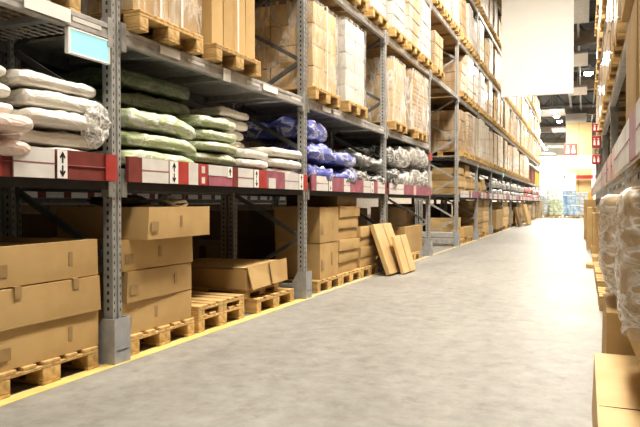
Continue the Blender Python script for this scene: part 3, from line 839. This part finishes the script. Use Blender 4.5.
crumple('crumpled dark sack lying on top of the four-box stack', (-3.35, 4.10, 1.115), .17, .26, .045, 5, 'brownbag', name='crumpled_sack')
# goods on the low shelf past the passage
for j, (k, y, n, h, w) in enumerate(((5, 17.1, 4, .17, .95), (5, 18.2, 5, .16, .85), (5, 19.1, 3, .17, .7), (6, 20.3, 2, .2, .8), (6, 21.5, 3, .17, .7))):
    z = ZS + .002
    for i in range(n):
        carton('small brown box on the low shelf after the passage, pile %s, %s up' % (ORD[j], ORD[i]), -3.05 + .02 * (i % 2), y, y + w * (1 if i < n - 1 else .8), z, z + h, .7, seed=200 + j * 10 + i, mat='card_light' if i % 2 else 'card'); z += h + .002
cols_ = {7: 'bag_grey', 8: 'bag_clear', 9: 'bag_clear', 10: 'bag_clear', 11: 'bag_red', 12: 'bag_red', 13: 'bag_clear', 14: 'bag_red'}
cn = {'bag_grey': 'dark grey', 'bag_clear': 'pale grey', 'bag_red': 'bright red'}
for k in range(7, 15):
    for s in range(2):
        y0 = PY(k - 1) + .15 + 1.55 * s
        bag_pile(cn[cols_[k]] + ' film-wrapped bag in the ' + ORD[k] + ' bay, ' + ('near' if s == 0 else 'far') + ' pile, %s', -3.4, y0, y0 + 1.35, ZS, 2, .31, cols_[k], .9, 300 + k * 2 + s)

# ------------------------------------------------------------------ palletised loads
def load_meshes():
    out = {}
    def joined(nx, ny, nz, w, d, h, mat, wr, seed):
        r = random.Random(seed); b = MB()
        cw, cd, chh = w / ny, d / nx, h / nz
        for i in range(nx):
            for j in range(ny):
                for k in range(nz):
                    jx, jy = r.uniform(-.006, .006), r.uniform(-.006, .006)
                    b.box(-d / 2 + i * cd + .003 + jx, -d / 2 + (i + 1) * cd - .003 + jx, -w / 2 + j * cw + .003 + jy, -w / 2 + (j + 1) * cw - .003 + jy, k * chh + .002, (k + 1) * chh - .002, 0, bev=.012)
        return b.mesh('wrapped_load', [M[mat]])
    out['brown'] = joined(2, 2, 4, .80, 1.1, 1.05, 'w_brown', 0, 1)
    out['cream'] = joined(2, 2, 5, .82, 1.12, 1.14, 'w_cream', 0, 2)
    out['lilac'] = joined(2, 2, 5, .80, 1.1, 1.08, 'w_lilac', 0, 3)
    out['short'] = joined(2, 2, 3, .80, 1.1, .75, 'w_brown', 0, 4)
    out['tall'] = joined(2, 2, 6, .84, 1.1, 1.2, 'w_cream', 0, 5)
    out['layers'] = joined(1, 1, 14, .82, 1.1, 1.12, 'w_brown', 0, 6)
    out['narrow'] = joined(2, 2, 3, .66, 1.0, .98, 'w_brown', 0, 7)
    out['plain'] = joined(1, 2, 2, .78, 1.05, .92, 'card', 0, 8)
    return out
LD = load_meshes()
LDN = {'brown': 'film-wrapped brown carton load', 'cream': 'film-wrapped cream carton load', 'lilac': 'film-wrapped white carton load', 'short': 'low film-wrapped brown carton load', 'tall': 'tall wrapped cream load', 'layers': 'film-wrapped load of thin carton layers', 'narrow': 'narrow film-wrapped brown load', 'plain': 'bare brown carton load'}
def far_load(kind, x1, y, z, where, detailed=False, sgn=1, dx=0):
    xc = x1 - sgn * .6 + dx
    pallet('wooden pallet, %s' % where, (xc, y, z), 0 if sgn > 0 else math.pi, detailed)
    o = inst('wrapped_load', LD[kind], None, (xc + fr.uniform(-.02, .02), y, z + .146), R(fr.uniform(-1, 1)) + (0 if sgn > 0 else math.pi))
    return tag(o, '%s, %s' % (LDN[kind], where), 'wrapped load')

def near_load(label, x1, y0, y1, z, h, nx, ny, nz, mat, film, straps=0, strapmat='strap', d=1.1, where='', taper=0):
    yc = (y0 + y1) / 2; w = y1 - y0 - .02
    pallet('wooden pallet under the ' + label.split(' on the ')[0].split(' in the ')[0], (x1 - .6, yc, z))
    t = thing('wrapped_load', label, 'wrapped load', (x1 - .6, yc, z + .147))
    cw, cd, chh = w / ny, d / nx, h / nz
    protos = [carton_mesh(cw - .012, cd - .012, chh - .008, mat, seed=500 + i + nz) for i in range(3)]
    for i in range(nx):
        for j in range(ny):
            for k in range(nz):
                inst('carton', protos[(i + j * 2 + k) % 3], t, (-d / 2 + (i + .5) * cd, -w / 2 + (j + .5) * cw, k * chh))
    if film:
        b = MB(); e = .02; n = 14
        # stretch film hull, gently pulled in between carton corners
        ring = []
        for a in range(4):
            for s in range(n):
                u = s / n
                p = [(-d / 2 - e + (d + 2 * e) * u, -w / 2 - e), (d / 2 + e, -w / 2 - e + (w + 2 * e) * u), (d / 2 + e - (d + 2 * e) * u, w / 2 + e), (-d / 2 - e, w / 2 + e - (w + 2 * e) * u)][a]
                ring.append(p)
        m_ = len(ring); nzz = 16
        for k in range(nzz + 1):
            z_ = .004 + (h + .014) * k / nzz
            for (x, y) in ring:
                nn = noise.noise(Vector((x * 7, y * 7, z_ * 5))) * .008
                b.v.append((x * (1 + nn), y * (1 + nn), z_))
        for k in range(nzz):
            for s in range(m_):
                b.f.append((k * m_ + s, k * m_ + (s + 1) % m_, (k + 1) * m_ + (s + 1) % m_, (k + 1) * m_ + s)); b.m.append(0); b.sm.append(True)
        b.build('stretch_film', M[film], t)
    for i in range(straps):
        y = -w / 2 + w * (i + 1) / (straps + 1); b = MB(); e = .032
        b.box(d / 2 + e - .003, d / 2 + e, y - .012, y + .012, .003, h + .02); b.box(-d / 2, d / 2 + e, y - .012, y + .012, h + .02, h + .023)
        b.build('strap', M[strapmat], t)
    return t
Z2 = LV[2][1] + .002; XL = -2.88
near_load('kraft-wrapped load with white and black straps above the green bags', XL, 3.74, 4.58, Z2, 1.08, 2, 2, 3, 'card', 'film', 2, 'strap')
near_load('tall bare brown carton load with one white strap on the second level', XL, 4.77, 5.59, Z2, 1.12, 1, 4, 1, 'card', None, 1)
near_load('cream-brown carton load wrapped in film just past the second post', XL, 6.98, 7.76, Z2, 1.0, 2, 2, 4, 'card_light', 'film', 1)
near_load('white film-wrapped carton load in the middle of the third bay', XL, 8.10, 8.92, Z2, 1.08, 2, 2, 5, 'paper', 'film')
near_load('cream film-wrapped load just past the third post', XL, 10.38, 11.15, Z2, 1.04, 2, 2, 4, 'card_light', 'film_heavy')
near_load('load of thin brown carton layers beside the passage', XL, 11.75, 12.95, Z2, 1.1, 1, 1, 14, 'card', 'film_heavy')
far_load('brown', -3.0, 2.9, Z2, 'set back on the second level at the left edge', True)

kinds = ['cream', 'brown', 'lilac', 'narrow', 'tall', 'plain', 'cream', 'brown', 'layers', 'cream', 'short']
def fill(level, k, slots, kk=None, detailed=False):
    z = LV[level][1] + .002
    for s in slots:
        kd = (kk or kinds)[(k * 3 + s + level * 2) % len(kk or kinds)]
        far_load(kd, XL, PY(k - 1) + .60 + 1.04 * s, z, '%s place of the %s bay, %s' % (ORD[s], ORD[k], LEVN[level]), detailed)
for k in range(5, 12): fill(2, k, (0, 1, 2), ['layers', 'cream', 'tall', 'cream', 'brown'])
fill(3, 1, (0, 1, 2)); fill(3, 2, (0, 1, 2), ['lilac', 'cream'], True); fill(3, 3, (0, 1, 2), ['cream', 'lilac'], True); fill(3, 4, (0,), ['short'], True)
for k in range(5, NB + 1): fill(3, k, (0, 1, 2))
fill(4, 2, (0, 1, 2)); fill(4, 3, (0, 1, 2)); fill(4, 4, (0, 1, 2), ['cream', 'lilac', 'brown'])
for k in range(5, NB + 1): fill(4, k, (0, 1, 2))
for k in range(3, NB + 1): fill(5, k, (0, 1, 2))
for k in range(4, 8): fill(6, k, (0, 1, 2))
# display bays with coloured textiles under white canopies at the far end
for k, cs in ((12, ('brownbag', 'brownbag', 'red')), (13, ('red', 'brownbag', 'mustard')), (14, ('mustard', 'mustard', 'orange'))):
    for s, c in enumerate(cs):
        y = PY(k - 1) + .6 + 1.04 * s
        t = thing('textile_display', '%s textile roll stand under a white canopy, %s place, %s bay' % ({'brownbag': 'black', 'red': 'red', 'mustard': 'mustard yellow', 'orange': 'orange'}[c], ORD[s], ORD[k]), 'textile display', (-3.4, y, Z2))
        b = MB()
        for i in range(4): b.tube([(.32 - .0 * i, -.3 + i * .2, .02), (.32, -.3 + i * .2, .95)], .09, 10)
        b.build('textile_rolls', M[c], t)
        b = MB(); b.box(-.5, .5, -.48, .48, 1.0, 1.12, bev=.02); b.build('canopy', M['white'], t)
        b = MB(); b.box(-.5, -.45, -.46, .46, 0, 1.0); b.build('back_panel', M['wood_dull'], t)
# small red and cyan markers on the rack
for (y, z, c, nm) in ((13.38, 1.98, 'red', 'small red square sign beside the fourth post at the passage'), (PY(7) - .02, 2.12, 'cyan', 'small cyan tag on the eighth post under the second level')):
    t = thing('rack_marker', nm, 'rack marker', (XF + .02, y, z))
    b = MB(); b.box(0, .01, -.13, .13, 0, .16, bev=.003); b.build('plate', M[c], t)
    b = MB(); b.box(-.03, 0, -.02, .02, .06, .10); b.build('bracket', M['steel'], t)

# aisle sign under the second-level beam
t = thing('aisle_sign', 'blank light cyan sign in a white frame hung below the beam by the first post', 'aisle sign', (-2.985, 3.362, 2.045))
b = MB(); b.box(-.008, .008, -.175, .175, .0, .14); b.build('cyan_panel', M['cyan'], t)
for (y0, y1) in ((-.20, -.175), (.175, .187)):
    b = MB(); b.box(-.016, .016, y0, y1, -.012, .152, bev=.003); b.build('side_frame', M['white'], t)
for z0 in (-.012, .14):
    b = MB(); b.box(-.016, .016, -.175, .175, z0, z0 + .012, bev=.003); b.build('edge_frame', M['white'], t)
b = MB(); b.box(-.012, .004, -.13, -.10, .152, .165); b.box(-.012, .004, .10, .13, .152, .165); b.build('hanger', M['steel'], t)
# white long card and little price tags clipped on the second level beams
def tagcard(label, y, z, w, h, m='white', rz=0):
    t = thing('beam_tag', label, 'beam tag', (XF + .022, y, z), rz)
    b = MB(); b.box(-.003, .003, -w / 2, w / 2, 0, h); b.build('card', M[m], t)
    b = MB(); b.box(-.012, .0, -.02, .02, h - .01, h + .008); b.build('clip', M['steel'], t)
tagcard('long blank cream card on the beam above the cyan sign', 2.99, 2.215, .36, .085)
tagcard('blank grey paper label on the beam below the strapped kraft load', 4.22, 2.225, .26, .06, 'paper')
tagcard('tilted small white card hanging on the beam below the bare carton load', 5.08, 2.185, .13, .11, 'white')
tagcard('blank white label on the beam toward the second post', 5.95, 2.225, .32, .06, 'white')
tagcard('blank white label on the beam just past the second post', 7.5, 2.225, .28, .06, 'white')

# ------------------------------------------------------------------ big white banner
t = thing('hanging_banner', 'huge blank white banner hanging above the aisle', 'banner', (-1.38, 21.2, 4.42), R(0))
b = MB(); n = 16
for i in range(n):
    for j in range(n):
        f = lambda u, v: (-1.06 + 2.12 * u, .012 * math.sin(u * 7) * (1 - v * .5), 5.4 * v + .03)
        b.quad([f(i / n, j / n), f((i + 1) / n, j / n), f((i + 1) / n, (j + 1) / n), f(i / n, (j + 1) / n)], smooth=True)
b.build('banner_cloth', M['cloth'], t)
b = MB(); b.box(-1.07, 1.07, -.02, .02, -.0, .045, bev=.005); b.build('bottom_bar', M['strap'], t)
b = MB(); b.tube([(-.8, 0, 5.4), (-.8, 0, 6.55)], .01); b.tube([(.8, 0, 5.4), (.8, 0, 6.55)], .01); b.build('hanging_wires', M['steel'], t)

# ------------------------------------------------------------------ right rack
for k in range(-1, 6):
    upright('upright_frame', RY(k), XR, 1, 'grey perforated steel upright frame of the right rack, %s post from the camera' % ORD[k + 1], k < 3)
for k in range(0, 6):
    yc = RY(k) - W / 2
    for l in range(1, 6):
        z0, z1 = LV[l]; where = '%s, %s bay of the right rack' % (LEVN[l], ORD[k])
        t = thing('shelf_beam', 'grey steel front beam of the ' + where, 'shelf beam', (XR - .004, yc, z0), math.pi)
        inst('beam_rail', BM['front'], t)
        inst('end_bracket', BRK, t, (0, -W / 2 + .095, 0)); inst('end_bracket', BRK, t, (0, W / 2 - .045, 0))
        o = inst('shelf_deck', DK['wood'], None, (XR, yc, z1 - .02), math.pi)
        tag(o, 'plank deck on the ' + where, 'shelf deck')
    r2 = random.Random(60 + k)
    fascia(k, pale_items(RY(k - 1) + .07, RY(k) - .07, r2), 'paper', XR - .085, -1, 1.27, 1.46, RY(k - 1) + .05, RY(k) - .05, 'white and rose label strip on the low shelf of the right rack, %s bay' % ORD[k])
for k in range(1, 6):
    for l in (2, 3, 4, 5):
        for s in range(3):
            kd = ['cream', 'brown', 'cream', 'lilac', 'tall'][(k + l + s) % 5]
            if k == 1 and l == 2: continue
            far_load(kd, XR, RY(k - 1) + .6 + 1.04 * s, LV[l][1] + .002, '%s place, %s bay, %s of the right rack' % (ORD[s], ORD[k], LEVN[l]), k < 3, -1, dx=-.06)
# kraft cartons on the low right shelf
for i, (y0, y1, h, x) in enumerate(((2.5, 3.0, .72, .23), (3.03, 3.5, .80, .24), (3.55, 4.02, .80, .23), (4.06, 4.5, .81, .24))):
    carton('tall plain kraft carton standing on the low right shelf, %s from the camera' % ORD[i], x + .7, y0, y1, ZS, ZS + h, .7, mat='card', seed=700 + i, tape='corner')
for i, (y0, h) in enumerate(((2.0, 1.1), (2.95, 1.15), (3.95, 1.12))):
    carton('large kraft carton on the second level of the right rack, %s from the camera' % ORD[i], .22 + .95, y0, y0 + .86, Z2, Z2 + h, .95, mat='card', seed=720 + i)
for i in range(4):
    crumple('white plastic-wrapped bundle on the low right shelf, %s from the camera' % ORD[i], (.50, 5.35 + .40 * i, 1.50), .16, .17, .13, 11 + i, 'film_tuft')
for j in (0, 1, 3, 4, 5):
    bag_pile('pale grey wrapped bag on the low right shelf, %s pile, ' % ORD[j] + '%s', .75, 7.0 + 1.6 * j, 8.2 + 1.6 * j, ZS, 3, .16, 'bag_clear', .8, 400 + j)

# big film-wrapped bundle standing close on the right
def wrapped_bundle(label, x0, x1, y0, y1, z0, z1, seed, nseg=40, film='film_heavy', core='card_light', rc=.18, lean=0):
    t = thing('wrapped_bundle', label, 'wrapped bundle', ((x0 + x1) / 2, (y0 + y1) / 2, z0))
    w, d, h = x1 - x0, y1 - y0, z1 - z0
    def hull(e, wr, nz=44):
        b = MB(); pts = []
        n = 96
        for k in range(n):
            a = 2 * math.pi * k / n; c, s = math.cos(a), math.sin(a); p = 6
            r_ = (abs(c) ** p + abs(s) ** p) ** (-1 / p)
            pts.append((c * r_, s * r_))
        for j in range(nz + 1):
            v = j / nz; z = h * v
            sh = 1 - .30 * max(0, (.36 - v) / .36) ** 1.6 - .10 * max(0, (v - .93) / .07) ** 2
            for (px, py) in pts:
                q_ = Vector((px * 1.6, py * 1.6, v * 4.5 + seed))
                dd = (abs(noise.noise(Vector((px * 1.5 + py * 2.0, v * 16 + px * 3.5 + py * 2.5, seed)))) ** .6) * wr - noise.noise(q_) * wr * .8
                b.v.append((px * (w / 2 + e) * (sh + dd) + lean * v, py * (d / 2 + e) * (sh + dd), z))
        for j in range(nz):
            for k in range(n):
                b.f.append((j * n + k, j * n + (k + 1) % n, (j + 1) * n + (k + 1) % n, (j + 1) * n + k)); b.m.append(0); b.sm.append(True)
        b.f.append(tuple((nz) * n + k for k in range(n))); b.m.append(0); b.sm.append(False)
        b.f.append(tuple(n - 1 - k for k in range(n))); b.m.append(0); b.sm.append(False)
        return b
    hull(0, .0).build('carton_core', M[core], t)
    f = hull(.012, .035); f.f = f.f[:-2]; f.m = f.m[:-2]; f.sm = f.sm[:-2]
    # film starts above the bare lower third
    keep = [i for i, fc in enumerate(f.f) if min(f.v[v_][2] for v_ in fc) > h * (.30 if seed == 1 else .02)]
    f.f = [f.f[i] for i in keep]; f.m = [f.m[i] for i in keep]; f.sm = [f.sm[i] for i in keep]
    f.build('stretch_film', M[film], t)
    return t
M['film_bundle'] = film_mat('loose_wrinkled_film', .42, tint=(.82, .80, .77), scale=7, stretch=(.5, .5, 2.0))
wrapped_bundle('big film-wrapped carton bundle standing close on the right, bare at its foot', .16, 1.15, 2.62, 3.62, .302, 1.17, 1, film='film_bundle')
wrapped_bundle('narrow film-wrapped bundle standing behind the big one on the right', .11, .9, 3.95, 4.9, .50, 1.15, 2, film='film_bundle')
wrapped_bundle('third film-wrapped bundle farther along the right rack', .15, .95, 5.3, 6.9, .30, 1.12, 4, film='film_bundle')
carton('broad pale carton lying on the floor at the lower right corner', 1.25, 1.82, 3.75, .003, .300, 1.20, mat='card_light', seed=800, tape='mid')
carton('upright brown carton carrying the narrow wrapped bundle', .92, 3.90, 4.80, .003, .495, .80, mat='card', seed=801)
make_pallet('wooden pallet under the third wrapped bundle of the right rack', (.75, 6.1, .003), math.pi, 1.3, 1.1, .144)
carton('flat carton lying on the pallet under the third wrapped bundle', 1.2, 5.4, 6.8, .15, .297, 1.0, mat='card', seed=803)
flt = [(11.85, .04, .06)]
for i, (y, x, h) in enumerate(flt):
    carton('thin flat box lying on the floor beside the foot of the right rack', x + .22, y, y + .5, .003, .003 + h, .22, mat='card', seed=810 + i)
for i, (y0, x0, n, h) in enumerate(((13.4, .16, 3, .30), (16.5, .06, 2, .5), (21.5, .0, 3, .40), (26.5, .02, 2, .60))):
    z = .003
    for j in range(n):
        carton('brown carton in the %s pile below the right rack, %s up' % (ORD[i], ORD[j]), x0 + 1.0, y0, y0 + 1.3, z, z + h, 1.0, mat='card', seed=820 + 5 * i + j); z += h + .002
for i, y in enumerate((7.2, 8.6, 9.7, 10.62, 12.4, 15.2)):
    wrapped_bundle('wrapped pale load on the floor under the right rack, %s in the row' % ORD[i], .29, 1.2, y, y + .85, .15, 1.1, 30 + i, film='film_bundle')
    if i < 3 or True: pallet('pallet on the floor under the right rack, %s in the row' % ORD[i], (.75, y + .42, .003), math.pi, False)
# red hanging signs at the end of the right rack
def figure_sign(name, label, loc, w, h, rz=0, icon='people'):
    t = thing(name, label, 'red sign', loc, rz)
    b = MB(); b.box(-w / 2, w / 2, -.02, .02, 0, h, bev=.01); b.build('red_panel', M['red'], t)
    b = MB(); y = -.023
    for s in (-.23, .2):
        cx = s * w; 
        ring = [(cx + .085 * w * math.cos(a), y, h * .73 + .085 * w * math.sin(a)) for a in [2 * math.pi * i / 12 for i in range(12)]]
        b.quad(ring)
        b.quad([(cx - .13 * w, y, h * .2), (cx + .13 * w, y, h * .2), (cx + .09 * w, y, h * .62), (cx - .09 * w, y, h * .62)])
    b.build('figure_mark', M['white'], t)
    return t
for i, (z, h) in enumerate(((2.30, .15), (2.04, .20), (1.76, .16))):
    t = figure_sign('direction_sign', 'small red flag sign jutting from the right rack, %s from the top' % ORD[i], (.19, 12.0, z), .14, h)
    b = MB(); b.bar((.06, 0, h * .5), (.12, 0, h * .5), .01, .01); b.build('bracket', M['steel'], t)
# ------------------------------------------------------------------ far end of the hall
t = thing('portal_sign', 'long blank white fascia spanning the end of the aisle', 'portal sign', (-1.45, 58, 3.9))
b = MB(); b.box(-2.3, 2.3, -.15, .15, 0, 1.1, bev=.03); b.build('fascia_panel', M['white'], t)
for x in (-2.2, 2.2):
    b = MB(); b.box(x - .08, x + .08, -.08, .08, -3.9, 0); b.build('leg', M['wall'], t)
t = thing('clad_pillar', 'birch-coloured pillar with a white cap rising at the end of the aisle', 'pillar', (-.45, 62, 0))
b = MB(); b.box(-1.05, 1.05, -1, 1, 0, 8.1, bev=.02); b.build('cladding', M['pillar'], t)
b = MB(); b.box(-1.1, .6, -1.05, 1.05, 8.1, 8.9); b.build('cap', M['wall'], t)
b = MB(); b.box(-.03, .03, -1.01, -1.0, 0, 8.1); b.build('panel_joint', M['tape'], t)
figure_sign('restroom_sign', 'square red sign with two white figures above the white fascia', (-1.05, 57.9, 5.05), 1.05, .98)
t = thing('hanging_poster', 'plain white poster hanging below the white fascia', 'poster', (-1.05, 57.6, 2.05))
b = MB(); b.box(-.42, .42, -.01, .01, 0, 1.5); b.build('sheet', M['lamp'] if 0 else M['white'], t)
b = MB(); b.bar((-.3, 0, 1.5), (-.3, 0, 1.86), .01, .01); b.bar((.3, 0, 1.5), (.3, 0, 1.86), .01, .01); b.build('cords', M['steel'], t)
t = thing('orange_display', 'orange and red shop display in front of the pillar', 'shop display', (.05, 60.6, 0))
b = MB(); b.box(-.75, .75, -.2, .2, 0, 2.0, bev=.02); b.build('orange_panel', M['orange'], t)
b = MB(); b.box(-1.7, 1.2, -.1, .1, 3.2, 3.5, bev=.01); b.build('red_rail', M['red'], t)
b = MB(); b.bar((-1.6, 0, 0), (-1.6, 0, 3.2), .06, .06); b.bar((1.1, 0, 0), (1.1, 0, 3.2), .06, .06); b.build('stand', M['steel'], t)
piles = [(-2.75, 53, .8, 1.5, 'aqua', 'pale'), (-1.95, 52, .9, 1.2, 'green', 'green'), (-2.3, 55.2, 1.0, 2.0, 'white', 'white'), (-1.05, 53.5, .9, 1.5, 'blue', 'blue'), (-.15, 54.5, .9, 1.7, 'aqua', 'pale aqua'), (-.6, 51.5, .7, .75, 'blue', 'low blue'), (-1.1, 56.4, 1.1, 1.95, 'blue', 'tall blue'), (-3.3, 56, 1.0, 1.6, 'aqua', 'leftmost aqua')]
for i, (x, y, w, h, m, nm) in enumerate(piles):
    o = inst('pallet', PALF, None, (x, y, .003), math.pi / 2); tag(o, 'pallet under the %s goods pile at the aisle end' % nm, 'pallet')
    t = thing('goods_pile', '%s film-wrapped pile of shop goods at the end of the aisle' % nm, 'goods pile', (x, y, .149))
    r3 = random.Random(i); b = MB(); nz = max(2, int(h / .28))
    for k in range(nz):
        for j in range(3):
            a = -w / 2 + w * j / 3; b.box(a + .01, a + w / 3 - .01, -.5 + r3.uniform(0, .05), .45, h * k / nz + .005, h * (k + 1) / nz - .005, bev=.05)
    b.build('goods', M[m], t)
    b = MB(); b.box(-w / 2 + .02, w / 2 - .02, -.5, .45, h, h + .06, bev=.02); b.build('top_sheet', M['white'], t)
# pale racks beyond the end of the left rack
for i in range(4):
    y = 63 + 4.2 * i
    t = thing('storage_rack', 'pale distant rack with grey and white goods beyond the left rack, %s' % ORD[i], 'storage rack', (-4.6, y, 0))
    for yy in (-1.9, 1.9):
        b = MB(); b.box(-.1, 0, yy - .06, yy + .06, 0, 5); b.build('post', M['steel_light'], t)
    for z in (1.3, 2.5, 3.7):
        b = MB(); b.box(-1, 0, -1.85, 1.85, z, z + .12); b.build('shelf', M['steel_light'], t)
    b = MB(); rr = random.Random(i)
    for z in (0, 1.42, 2.62, 3.82):
        for j in range(5): b.box(-.9, -.1 - rr.uniform(0, .3), -1.8 + j * .72, -1.8 + j * .72 + .62, z, z + rr.uniform(.5, 1.0), rr.choice((0, 1, 1)))
    b.build('goods', [M['steel_light'], M['white']], t)

# ------------------------------------------------------------------ lights
def ceiling_light(x, y, z, lx, ly, power, label, housing=True):
    t = thing('ceiling_light', label, 'ceiling light', (x, y, z))
    b = MB(); b.box(-lx / 2 - .04, lx / 2 + .04, -ly / 2 - .04, ly / 2 + .04, .02, .14, bev=.01); b.build('housing', M['steel_light'], t)
    b = MB(); b.bar((0, -ly / 3, .14), (0, -ly / 3, CEIL - z), .02, .02); b.bar((0, ly / 3, .14), (0, ly / 3, CEIL - z), .02, .02); b.build('suspension_rods', M['steel'], t)
    ld = bpy.data.lights.new('lamp', 'AREA'); ld.shape = 'RECTANGLE'; ld.size = lx; ld.size_y = ly; ld.energy = power; ld.color = (1, .93, .82)
    o = bpy.data.objects.new('lamp', ld); col.objects.link(o); o.parent = t
    return t
for i, (y, p) in enumerate(((-4, 160), (2, 480), (8, 800), (14.5, 800), (27, 900), (36, 1050), (46, 1250))):
    ceiling_light(-.45, y, 8.4, 1.1, 3.2, p, 'long white light fixture above the aisle, %s from the camera' % ORD[i])
for i, (x, y, p) in enumerate(((-2.5, 56, 2200), (-2.0, 70, 3500), (-3.5, 90, 5000), (-8, 75, 3500), (-5, 103, 8000))):  # lamps added to brighten the far hall and its end wall
    ceiling_light(x, y, 8.4, 2, 4, p, 'bright light fixture over the far hall, %s from the near end' % ORD[i])
# added lamps that brighten the next aisle's label strip
for i in range(3):
    ceiling_light(-8.5, 5 + 13 * i, 8.8, 1, 4, 45, 'light fixture over the next aisle, %s from the camera' % ORD[i])
def lampball(x, y, z, r, label):
    t = thing('pendant_lamp', label, 'pendant lamp', (x, y, z))
    b = MB(); b.tube([(0, 0, -.02), (0, 0, 0), (0, 0, .02)], r, 16)
    n = 12
    ring = [(r * math.cos(2 * math.pi * i / n), r * math.sin(2 * math.pi * i / n), -.03) for i in range(n)]
    b.quad(ring)
    for i in range(6):
        a0, a1 = math.pi / 2 * i / 6, math.pi / 2 * (i + 1) / 6
        for j in range(n):
            p0, p1 = 2 * math.pi * j / n, 2 * math.pi * (j + 1) / n
            g = lambda a, p: (r * math.cos(a) * math.cos(p), r * math.cos(a) * math.sin(p), -.03 - r * .6 * math.sin(a))
            b.quad([g(a0, p0), g(a0, p1), g(a1, p1), g(a1, p0)], smooth=True)
    b.build('bulb_cover', M['lamp'], t)
    b = MB(); b.tube([(0, 0, .02), (0, 0, CEIL - z)], .02); b.tube([(0, 0, .02), (0, 0, .12)], r * 1.05, 16); b.build('rod', M['steel_dark'], t)
lampball(.20, 45, 10.0 - .6, .28, 'glowing round pendant lamp high beside the right rack')
for i, (x, y) in enumerate(((-2.25, 55), (-2.3, 61), (-2.2, 66))):
    lampball(x, y, 1.1 + (93 - 5 * i) * y * .925 / 650, .25, 'glowing pendant lamp beyond the banner, %s from the near end' % ORD[i])
for i in range(6):
    y = 66 + 6.5 * i
    t = thing('strip_light', 'glowing strip light in the receding row at the far left, %s from the near end' % ORD[i], 'strip light', (-5.2, y, 8.9))
    b = MB(); b.box(-.14, .14, -2.4, 2.4, -.06, 0, bev=.01); b.build('tube_cover', M['lamp'], t)
    b = MB(); b.box(-.18, .18, -2.5, 2.5, 0, .06); b.bar((0, -1.5, .06), (0, -1.5, 2.098), .03, .03); b.bar((0, 1.5, .06), (0, 1.5, 2.098), .03, .03); b.build('housing', M['steel'], t)

w = bpy.data.worlds.new('world'); bpy.context.scene.world = w; w.use_nodes = True
bg = w.node_tree.nodes['Background']; bg.inputs[0].default_value = (1, .95, .86, 1); bg.inputs[1].default_value = .12

GN = {'pallet': 'wooden pallets', 'cardboard_box': 'brown cardboard boxes', 'wrapped_load': 'film-wrapped carton loads', 'bedding_bag': 'bagged bedding on the low shelf', 'shelf_beam': 'front beams', 'back_beam': 'back beams',
      'shelf_deck': 'shelf decks', 'upright_frame': 'upright frames', 'post_guard': 'post guards', 'label_strip': 'label strips', 'roof_truss': 'roof trusses', 'roof_beam': 'tan roof beams', 'ceiling_pipe': 'service pipes', 'beam_tag': 'blank cards on the second level beams',
      'flat_pack_box': 'leaning flat packs', 'goods_pile': 'goods piles at the aisle end', 'strip_light': 'receding strip lights', 'ceiling_light': 'ceiling light fixtures', 'pendant_lamp': 'pendant lamps', 'textile_display': 'textile stands', 'wrapped_bundle': 'wrapped bundles along the right rack',
      'plastic_wrap': 'clear plastic bundles', 'storage_rack': 'distant racks', 'direction_sign': 'red signs on the right rack end'}
for o in bpy.data.objects:
    if o.parent is None and 'label' in o and 'group' not in o:
        n = o.name.split('.')[0]
        if n in GN:
            side = ''
            if n in ('pallet', 'cardboard_box', 'wrapped_load', 'shelf_beam', 'shelf_deck', 'upright_frame', 'label_strip', 'back_beam'):
                side = ' on the right side' if o.location.x > 0 else ' of the rear racks' if o.location.x < -4 else ' of the left rack'
            o['group'] = GN[n] + side

# ------------------------------------------------------------------ camera
cd = bpy.data.cameras.new('camera'); cd.sensor_width = 36; cd.lens = 36 * 650 / 640; cd.clip_end = 300
cam = bpy.data.objects.new('camera', cd); col.objects.link(cam)
cam.location = (0, 0, 1.1); cam.rotation_euler = (R(90) - math.atan(10.5 / 650), 0, math.atan(264 / 650))
sc = bpy.context.scene; sc.camera = cam
sc.view_settings.view_transform = 'Standard'; sc.view_settings.look = 'Medium High Contrast'; sc.view_settings.exposure = 0
sc.cycles.use_denoising = True
sc.cycles.max_bounces = 8; sc.cycles.transparent_max_bounces = 16
